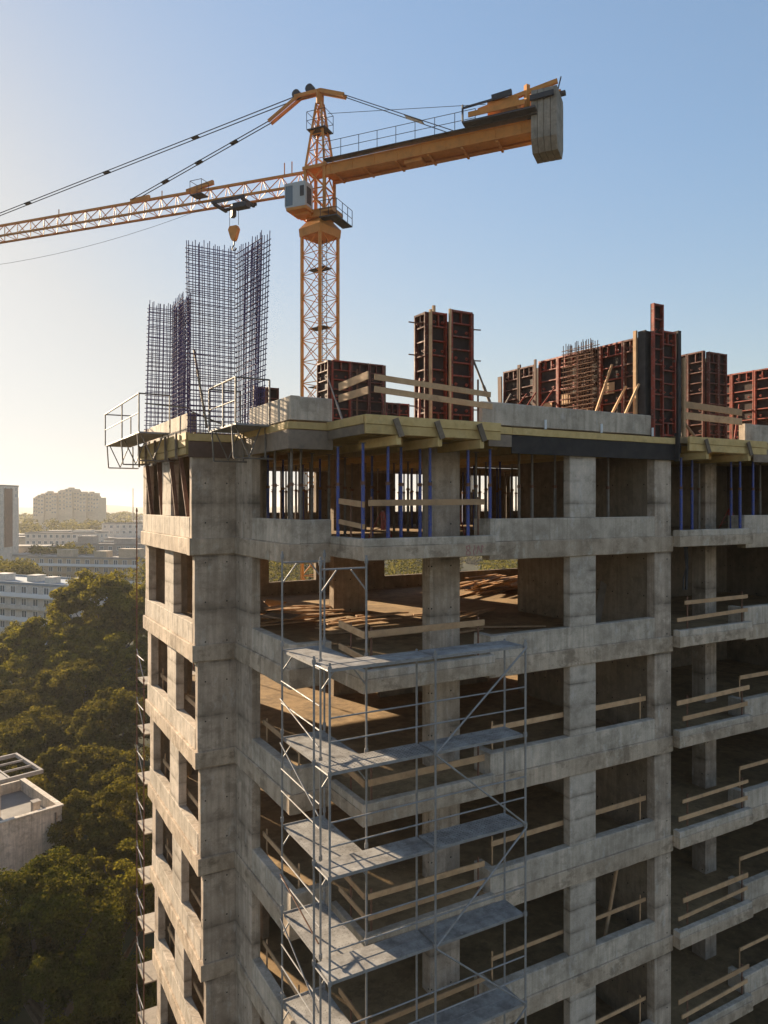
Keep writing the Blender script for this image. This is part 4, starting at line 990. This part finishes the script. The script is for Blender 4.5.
# far wood: reads as one mass
Pn = []; Nn_ = []; Tn = []
Sn = []
def far_clump(px, D, top_y, r, n=160):
    p = pol(px, D); top = -(top_y-HOR)/FPX*D
    d = rs.normal(size=(n,3)); d /= np.linalg.norm(d,axis=1)[:,None]; d[:,2] = d[:,2]
    hgt = (top-GZ)/2; c = np.array([p.x,p.y,GZ+hgt])
    n0 = n; Sn.append(np.full(n, max(.5, D*.0042)))
    Pn.append(c+d*np.array([r,r,hgt])*rs.uniform(.75,1.0,(n,1))); Nn_.append(d+np.array([0,0,.3])); Tn.append(np.clip(rs.uniform()*.5+rs.normal(0,.15,n)+.2,0,1))
for i in range(40): far_clump(rs.uniform(22,140), rs.uniform(560,700), rs.uniform(517,524), rs.uniform(7,12))
for i in range(26): far_clump(rs.uniform(36,86), rs.uniform(300,330), rs.uniform(541,549), rs.uniform(4,7), 400)
for i in range(70): far_clump(rs.uniform(-60,150), rs.uniform(900,1500), rs.uniform(511,516), rs.uniform(12,22))
for i in range(20): far_clump(rs.uniform(-5,34), rs.uniform(205,240), rs.uniform(556,568), rs.uniform(4,6), 700)
for i in range(90): far_clump(rs.uniform(150,640), rs.uniform(140,420), rs.uniform(545,560), rs.uniform(5,9), 900)
for i in range(60): far_clump(rs.uniform(-190,-45), rs.uniform(130,500), 503+rs.uniform(14,18)*734/300, rs.uniform(5,9), 400)
me = leaf_mesh('distant_wood', M_LEAFG, np.concatenate(Pn), np.concatenate(Nn_), np.concatenate(Sn), np.concatenate(Tn)); o = bpy.data.objects.new('distant_wood', me); C.objects.link(o)
tag(o, 'hazy distant woodland between the far apartment blocks', 'woodland', kind='stuff')

# ---------------------------------------------------------------- the town
def plaster(name, col): return concrete(name, tuple(c*.85 for c in col), col, streak=.35, stain=tuple(c*.55 for c in col), stain_amt=.25)
M_WHITE = plaster('white_render', (.62,.60,.56)); M_BEIGE = plaster('beige_render', (.50,.42,.32)); M_GREYR = plaster('grey_render', (.36,.34,.32)); M_BROWN = plaster('brown_render', (.20,.13,.10))
M_ROOFB = paint('blue_grey_roofing', (.20,.27,.33), .7, 0, (.30,.30,.29), .5, .5); M_ROOFG = paint('grey_roofing', (.27,.25,.23), .85, 0, (.16,.14,.12), .5, .3)
win_me = {}
def block(name, label, cat, px, D, rot, w, d, ztop, floors, cols, wall, roof, side_cols=4, extras=(), group='buildings of the town', win=(1.5,1.5), balc=False):
    """block with its front centre at px, D; rot = angle of the front's direction; windows on the two sides towards us"""
    p = pol(px, D, GZ); t = thing(name, label, cat, p, group); t.rotation_euler = (0,0,rot)
    h = ztop-GZ
    def mk(nm, m_, mat):
        me = bpy.data.meshes.new(nm); me.from_pydata(m_.v, [], m_.f); me.materials.append(mat); o_ = bpy.data.objects.new(nm, me); C.objects.link(o_); o_.parent = t; return o_
    mb = MB(); mb.cbar(-w/2,w/2,0,d,0,h,.02,.0,50); mk('wall', mb, wall)
    mb = MB()
    mb.box(-w/2-.15,w/2+.15,-.15,.15,h+.01,h+.6); mb.box(-w/2-.15,w/2+.15,d-.15,d+.15,h+.01,h+.6); mb.box(-w/2-.15,-w/2+.15,.16,d-.16,h+.01,h+.6); mb.box(w/2-.15,w/2+.15,.16,d-.16,h+.01,h+.6); mb.box(-w/2+.16,w/2-.16,.16,d-.16,h+.01,h+.12)
    rf = mk('roof', mb, roof)
    for (x, y, a, b_, hh) in extras:
        mb = MB(); mb.box(x-a/2,x+a/2,y,y+b_,h+.13,h+hh); mb.box(x-a/2-.1,x+a/2+.1,y-.1,y+b_+.1,h+hh+.003,h+hh+.2)
        me = mk('roof_hut', mb, wall); me.parent = rf
    key = win
    if key not in win_me:
        mb = MB(); a, c_ = win
        mb.box(-a/2,a/2,-.02,.05,0,c_)
        me = bpy.data.meshes.new('window'); me.from_pydata(mb.v, [], mb.f); me.materials.append(M_GLASS)
        fr = MB(); fr.box(-a/2-.1,a/2+.1,-.16,.02,-.12,-.005); fr.box(-a/2-.1,-a/2-.002,-.06,.02,0,c_); fr.box(a/2+.002,a/2+.1,-.06,.02,0,c_); fr.box(-.05,.05,-.05,.0,0,c_); fr.box(-a/2-.1,a/2+.1,-.06,.02,c_+.003,c_+.1)
        me.materials.append(M_PVC)
        k0 = len(mb.f); me2 = bpy.data.meshes.new('window'); me2.from_pydata(mb.v+fr.v, [], mb.f+[tuple(i+len(mb.v) for i in f) for f in fr.f]); me2.materials.append(M_GLASS); me2.materials.append(M_PVC)
        for i, pg in enumerate(me2.polygons): pg.material_index = 0 if i < k0 else 1
        win_me[key] = me2
    fh = h/ max(1, floors)
    vis = min(floors, 5)
    for f in range(floors-vis, floors):
        zz = f*fh+fh*.32
        for i in range(cols):
            o_ = bpy.data.objects.new('window', win_me[key]); C.objects.link(o_); o_.parent = t; o_.location = (-w/2+w*(i+.5)/cols+random.uniform(-.1,.1), 0, zz)
        for i in range(side_cols):
            o_ = bpy.data.objects.new('window', win_me[key]); C.objects.link(o_); o_.parent = t; o_.location = (w/2, d*(i+.5)/side_cols, zz); o_.rotation_euler = (0,0,R(90))
        if balc:
            mb = MB(); mb.box(-w/2+.5,w/2-.5,-1.1,-.01,f*fh+.0,f*fh+.14); mb.box(-w/2+.5,w/2-.5,-1.15,-1.06,f*fh+.145,f*fh+1.0); mk('balcony', mb, wall if f % 2 else M_PVC)
    return t
fr = math.atan2(RT[1], RT[0])                         # angle of a front square to the view
block('apartment_block', 'long pale five storey block with blue grey roof at the left edge', 'building', 8, 178, fr-R(24), 44, 13, -19.6, 5, 12, M_WHITE, M_ROOFB, 2, [(-8,4,4,3,1.6),(2,5,3,3,1.5),(9,4,2.5,2.5,1.4),(16,6,2,2,1.2)], balc=True)
block('apartment_block', 'long beige block with balconies behind the highest tree crown', 'building', 92, 262, fr-R(12), 52, 13, -19.9, 5, 14, M_BEIGE, M_ROOFG, 2, [(-14,4,6,4,2.6),(0,5,5,4,2.2),(12,4,8,4,3.2)], balc=True)
block('apartment_block', 'grey block with roof huts behind the long beige block', 'building', 102, 318, fr-R(5), 34, 12, -18.2, 5, 9, M_GREYR, M_ROOFG, 2, [(-9,3,7,5,3.5),(8,4,9,4,2.5)])
block('office_block', 'long low white block with small dark windows below the far towers', 'building', 60, 405, fr-R(4), 40, 16, -16.8, 5, 12, M_WHITE, M_ROOFG, 3, [(10,5,10,5,1.5)])
block('office_block', 'pale grey flat block right of the low white one', 'building', 124, 455, fr+R(14), 26, 16, -13.0, 6, 7, M_WHITE, M_ROOFG, 4, [])
block('warehouse', 'small pale hall in front of the pale grey flat block', 'building', 116, 380, fr+R(6), 12, 10, -19.0, 4, 4, M_WHITE, M_ROOFG, 2, [])
t = block('apartment_tower', 'white and brown tower block cut by the left frame edge', 'building', -16, 330, fr+R(0), 17, 14, 7.6, 14, 3, M_WHITE, M_ROOFG, 3, [(-3,4,6,5,2.5)])
for (x0, x1, z0, z1_, mt) in ((1.0,8.0,14,40.6,M_BROWN),(8.05,13.6,0,36.5,M_WHITE)):
    mb = MB(); mb.box(8.6,8.85,x0,x1,z0,z1_); me = bpy.data.meshes.new('cladding'); me.from_pydata(mb.v,[],mb.f); me.materials.append(mt); o_ = bpy.data.objects.new('cladding', me); C.objects.link(o_); o_.parent = t
# far stepped apartment complex, one building of joined bays
p = pol(67, 800, GZ); t = thing('apartment_complex', 'big hazy beige apartment complex with stepped roofline on the horizon', 'building', p, 'buildings of the town'); t.rotation_euler = (0,0,fr)
xx = -37
for i, (wd, top) in enumerate(((6,6),(7,9),(8,11.5),(6,9),(9,13),(8,15.5),(7,12.5),(8,11),(7,11),(7,6))):
    mb = MB(); dd = 3*(i % 2); mb.box(xx,xx+wd-.02,-dd,18,0,top-GZ); mb.box(xx+1,xx+wd-2,3,8,top-GZ+.01,top-GZ+1.5)
    me = bpy.data.meshes.new('bay'); me.from_pydata(mb.v,[],mb.f); me.materials.append(M_BEIGE); o_ = bpy.data.objects.new('bay', me); C.objects.link(o_); o_.parent = t
    for f in range(5):
        wm = MB(); wm.box(-1.0,1.0,-.08,.06,0,1.7)
        if i == 0 and f == 0:
            wme = bpy.data.meshes.new('window'); wme.from_pydata(wm.v,[],wm.f); wme.materials.append(M_GLASS)
        for s in (.27,.73):
            if len([c for c in t.children if c.name.startswith('window')]) < 96:
                w_ = bpy.data.objects.new('window', wme); C.objects.link(w_); w_.parent = t; w_.location = (xx+wd*s, -dd, top-GZ-3.2-4.2*f)
    xx += wd
p = pol(133, 900); mb = MB(); mb.tube((p.x,p.y,GZ),(p.x,p.y,18), .9, 6, .5); solid('radio_mast', mb, M_GREY, 'thin lone mast rising above the hazy horizon', 'mast')
# far low houses scattered in the haze
hcols = ['small hazy pale house on the far plain', 'small hazy beige house on the far plain', 'small hazy grey house on the far plain']
protos = []
for i, m_ in enumerate((M_WHITE, M_BEIGE, M_GREYR)):
    t = thing('distant_house', hcols[i], 'house', (0,0,GZ), 'far houses on the plain')
    mb = MB(); mb.box(-9,9,-6,6,GZ,GZ+9); mb.build('wall', m_, t)
    mb = MB(); mb.box(-9.3,9.3,-6.3,6.3,GZ+9.01,GZ+9.7); mb.build('roof', M_ROOFG, t)
    protos.append(t)
k = 0
for i in range(48):
    px = rs.uniform(-40,140); D = rs.uniform(480,1500)
    src = protos[i % 3]
    if k < 3: src.location = pol(px,D,GZ); src.rotation_euler = (0,0,rs.uniform(0,3)); k += 1
    else: dup(src, pol(px,D,GZ), rs.uniform(0,3), None, None, (rs.uniform(.8,1.9),1,rs.uniform(.7,1.5)))

for i in range(34):
    D = rs.uniform(285,560); dup(protos[i % 3], pol(rs.uniform(24,142),D,GZ), fr+rs.uniform(-.4,.4), None, None, (rs.uniform(.7,1.6),rs.uniform(.8,1.2),rs.uniform(.9,1.45)))
# the flat roofed house among the trees, lower left
p = pol(62, 54.5); hs = thing('flat_roofed_house', 'pale stained house with flat roof and open roof canopy among the trees', 'house', (p.x,p.y,GZ)); hs.rotation_euler = (0,0,fr+R(46))
def hpart(nm, mat, *boxes):
    mb = MB()
    for bx in boxes: mb.cbar(*bx, .01, .0, 3)
    me = bpy.data.meshes.new(nm); me.from_pydata(mb.v,[],mb.f); me.materials.append(mat); o_ = bpy.data.objects.new(nm, me); C.objects.link(o_); o_.parent = hs; return o_
M_HOUSE = concrete('stained_render', (.60,.55,.47), (.74,.69,.61), streak=.8, stain=(.2,.17,.13), stain_amt=.4)
HT = 11.5
hpart('wall', M_HOUSE, (-12,0,0,.25,0,HT), (-.25,0,.26,7.5,0,HT), (-12,0,7.5,7.75,0,HT), (-12,-11.75,.26,7.49,0,HT))
hpart('roof', M_ROOFG, (-11.74,-.26,.26,7.49,HT-.95,HT-.8))
hpart('coping', M_HOUSE, (-12.08,.1,-.08,.3,HT+.003,HT+.12), (-.3,.1,.305,7.8,HT+.003,HT+.12))
hpart('upper_room', M_HOUSE, (-12,-3.2,3.2,3.45,HT-.79,HT+2.1), (-3.45,-3.2,3.46,7.3,HT-.79,HT+2.1))
hpart('canopy', M_GREYR, (-12.5,-.6,1.9,2.1,HT+2.12,HT+2.4), (-12.5,-.6,7.1,7.3,HT+2.12,HT+2.4), (-.8,-.6,2.12,7.08,HT+2.12,HT+2.4), (-3.0,-2.86,2.12,7.08,HT+2.16,HT+2.36), (-12.5,-3.1,2.12,7.08,HT+2.15,HT+2.38), (-2.84,-.82,3.7,3.82,HT+2.2,HT+2.35), (-2.84,-.82,5.4,5.52,HT+2.2,HT+2.35))
hpart('roof_vent', M_GREYR, (-1.6,-1.1,1.2,1.7,HT-.79,HT+.3), (-1.65,-1.05,1.15,1.75,HT+.302,HT+.4))
hpart('drain_pipe', M_GREY, (-.55,-.45,-.14,-.04,0,HT-.3))
for i in range(3):
    o_ = bpy.data.objects.new('window', win_me[(1.5,1.5)]); C.objects.link(o_); o_.parent = hs; o_.location = (-9+3.2*i, 0, HT-6)

# ---------------------------------------------------------------- haze, sky, sun, camera
hz_ = MB(); hz_.box(-4900,4900,-500,4600,GZ-1.5,32)
hmat = bpy.data.materials.new('haze'); hmat.use_nodes = True; N = hmat.node_tree.nodes; L = hmat.node_tree.links; N.clear()
out = N.new('ShaderNodeOutputMaterial'); pv = N.new('ShaderNodeVolumePrincipled'); pv.inputs['Color'].default_value = (.98,.96,.93,1); pv.inputs['Density'].default_value = .0002; pv.inputs['Anisotropy'].default_value = .2
L.new(pv.outputs[0], out.inputs['Volume'])
hzo = hz_.build('haze', hmat); hzo['kind'] = 'stuff'; tag(hzo, 'pale golden haze over the far town', 'haze')

SUN_EL = R(15.0); saz = math.atan(.26)                # sun direction: mostly +Y, slightly -X
S = Vector((-math.sin(saz)*math.cos(SUN_EL), math.cos(saz)*math.cos(SUN_EL), math.sin(SUN_EL)))
sd = bpy.data.lights.new('sun', 'SUN'); sd.energy = 5.0; sd.angle = R(.6); sd.color = (1.0,.80,.56)
so = bpy.data.objects.new('sun', sd); C.objects.link(so); so.rotation_euler = S.to_track_quat('Z','Y').to_euler()
w = bpy.data.worlds.new('World'); sc.world = w; w.use_nodes = True; N = w.node_tree.nodes; L = w.node_tree.links
sky = N.new('ShaderNodeTexSky'); sky.sky_type = 'NISHITA'; sky.sun_disc = False; sky.sun_elevation = SUN_EL; sky.sun_rotation = math.atan2(S.x, S.y)
sky.altitude = 50; sky.air_density = 1.0; sky.dust_density = .5; sky.ozone_density = 1.2
def vmath(op, a, b):
    m = N.new('ShaderNodeVectorMath'); m.operation = op
    for i, x in enumerate((a, b)):
        if isinstance(x, tuple): m.inputs[i].default_value = x
        else: L.new(x, m.inputs[i])
    return m.outputs[0]
tint = vmath('MULTIPLY', sky.outputs[0], (.985,.965,.95))                # dusty air
lum = N.new('ShaderNodeRGBToBW'); L.new(tint, lum.inputs[0]); lum = lum.outputs[0]
den = math_(N, L, 'ADD', math_(N, L, 'MULTIPLY', lum, 1/2.9), 1.0)       # the bright haze round the sun levels off
pale = N.new('ShaderNodeMapRange'); pale.inputs[1].default_value = 1.9; pale.inputs[2].default_value = 7.0; pale.inputs[4].default_value = .85; L.new(lum, pale.inputs[0])
cmb = N.new('ShaderNodeCombineXYZ')
for i in range(3): L.new(lum, cmb.inputs[i])
white = vmath('MULTIPLY', cmb.outputs[0], (1.0,.995,.98))
mixed = mixc(N, L, pale.outputs[0], tint, white)                          # and turns white
cm2 = N.new('ShaderNodeCombineXYZ')
for i in range(3): L.new(den, cm2.inputs[i])
soft = vmath('DIVIDE', mixed, cm2.outputs[0])
bg = N['Background']; L.new(soft, bg.inputs['Color']); bg.inputs['Strength'].default_value = .13
cam = bpy.data.cameras.new('camera'); co = bpy.data.objects.new('camera', cam); C.objects.link(co); sc.camera = co
co.location = (0,0,0); co.rotation_euler = (R(90),0,-YAW)
cam.sensor_fit = 'VERTICAL'; cam.sensor_height = 36; cam.lens = FPX/1024*36; cam.shift_y = -(512-HOR)/1024; cam.clip_end = 12000; cam.clip_start = .1
vs_ = sc.view_settings; vs_.view_transform = 'Standard'; vs_.look = 'None'; vs_.gamma = 1; vs_.exposure = 1.55
sc.cycles.max_bounces = 6; sc.cycles.diffuse_bounces = 3; sc.cycles.volume_bounces = 0; sc.cycles.transparent_max_bounces = 4
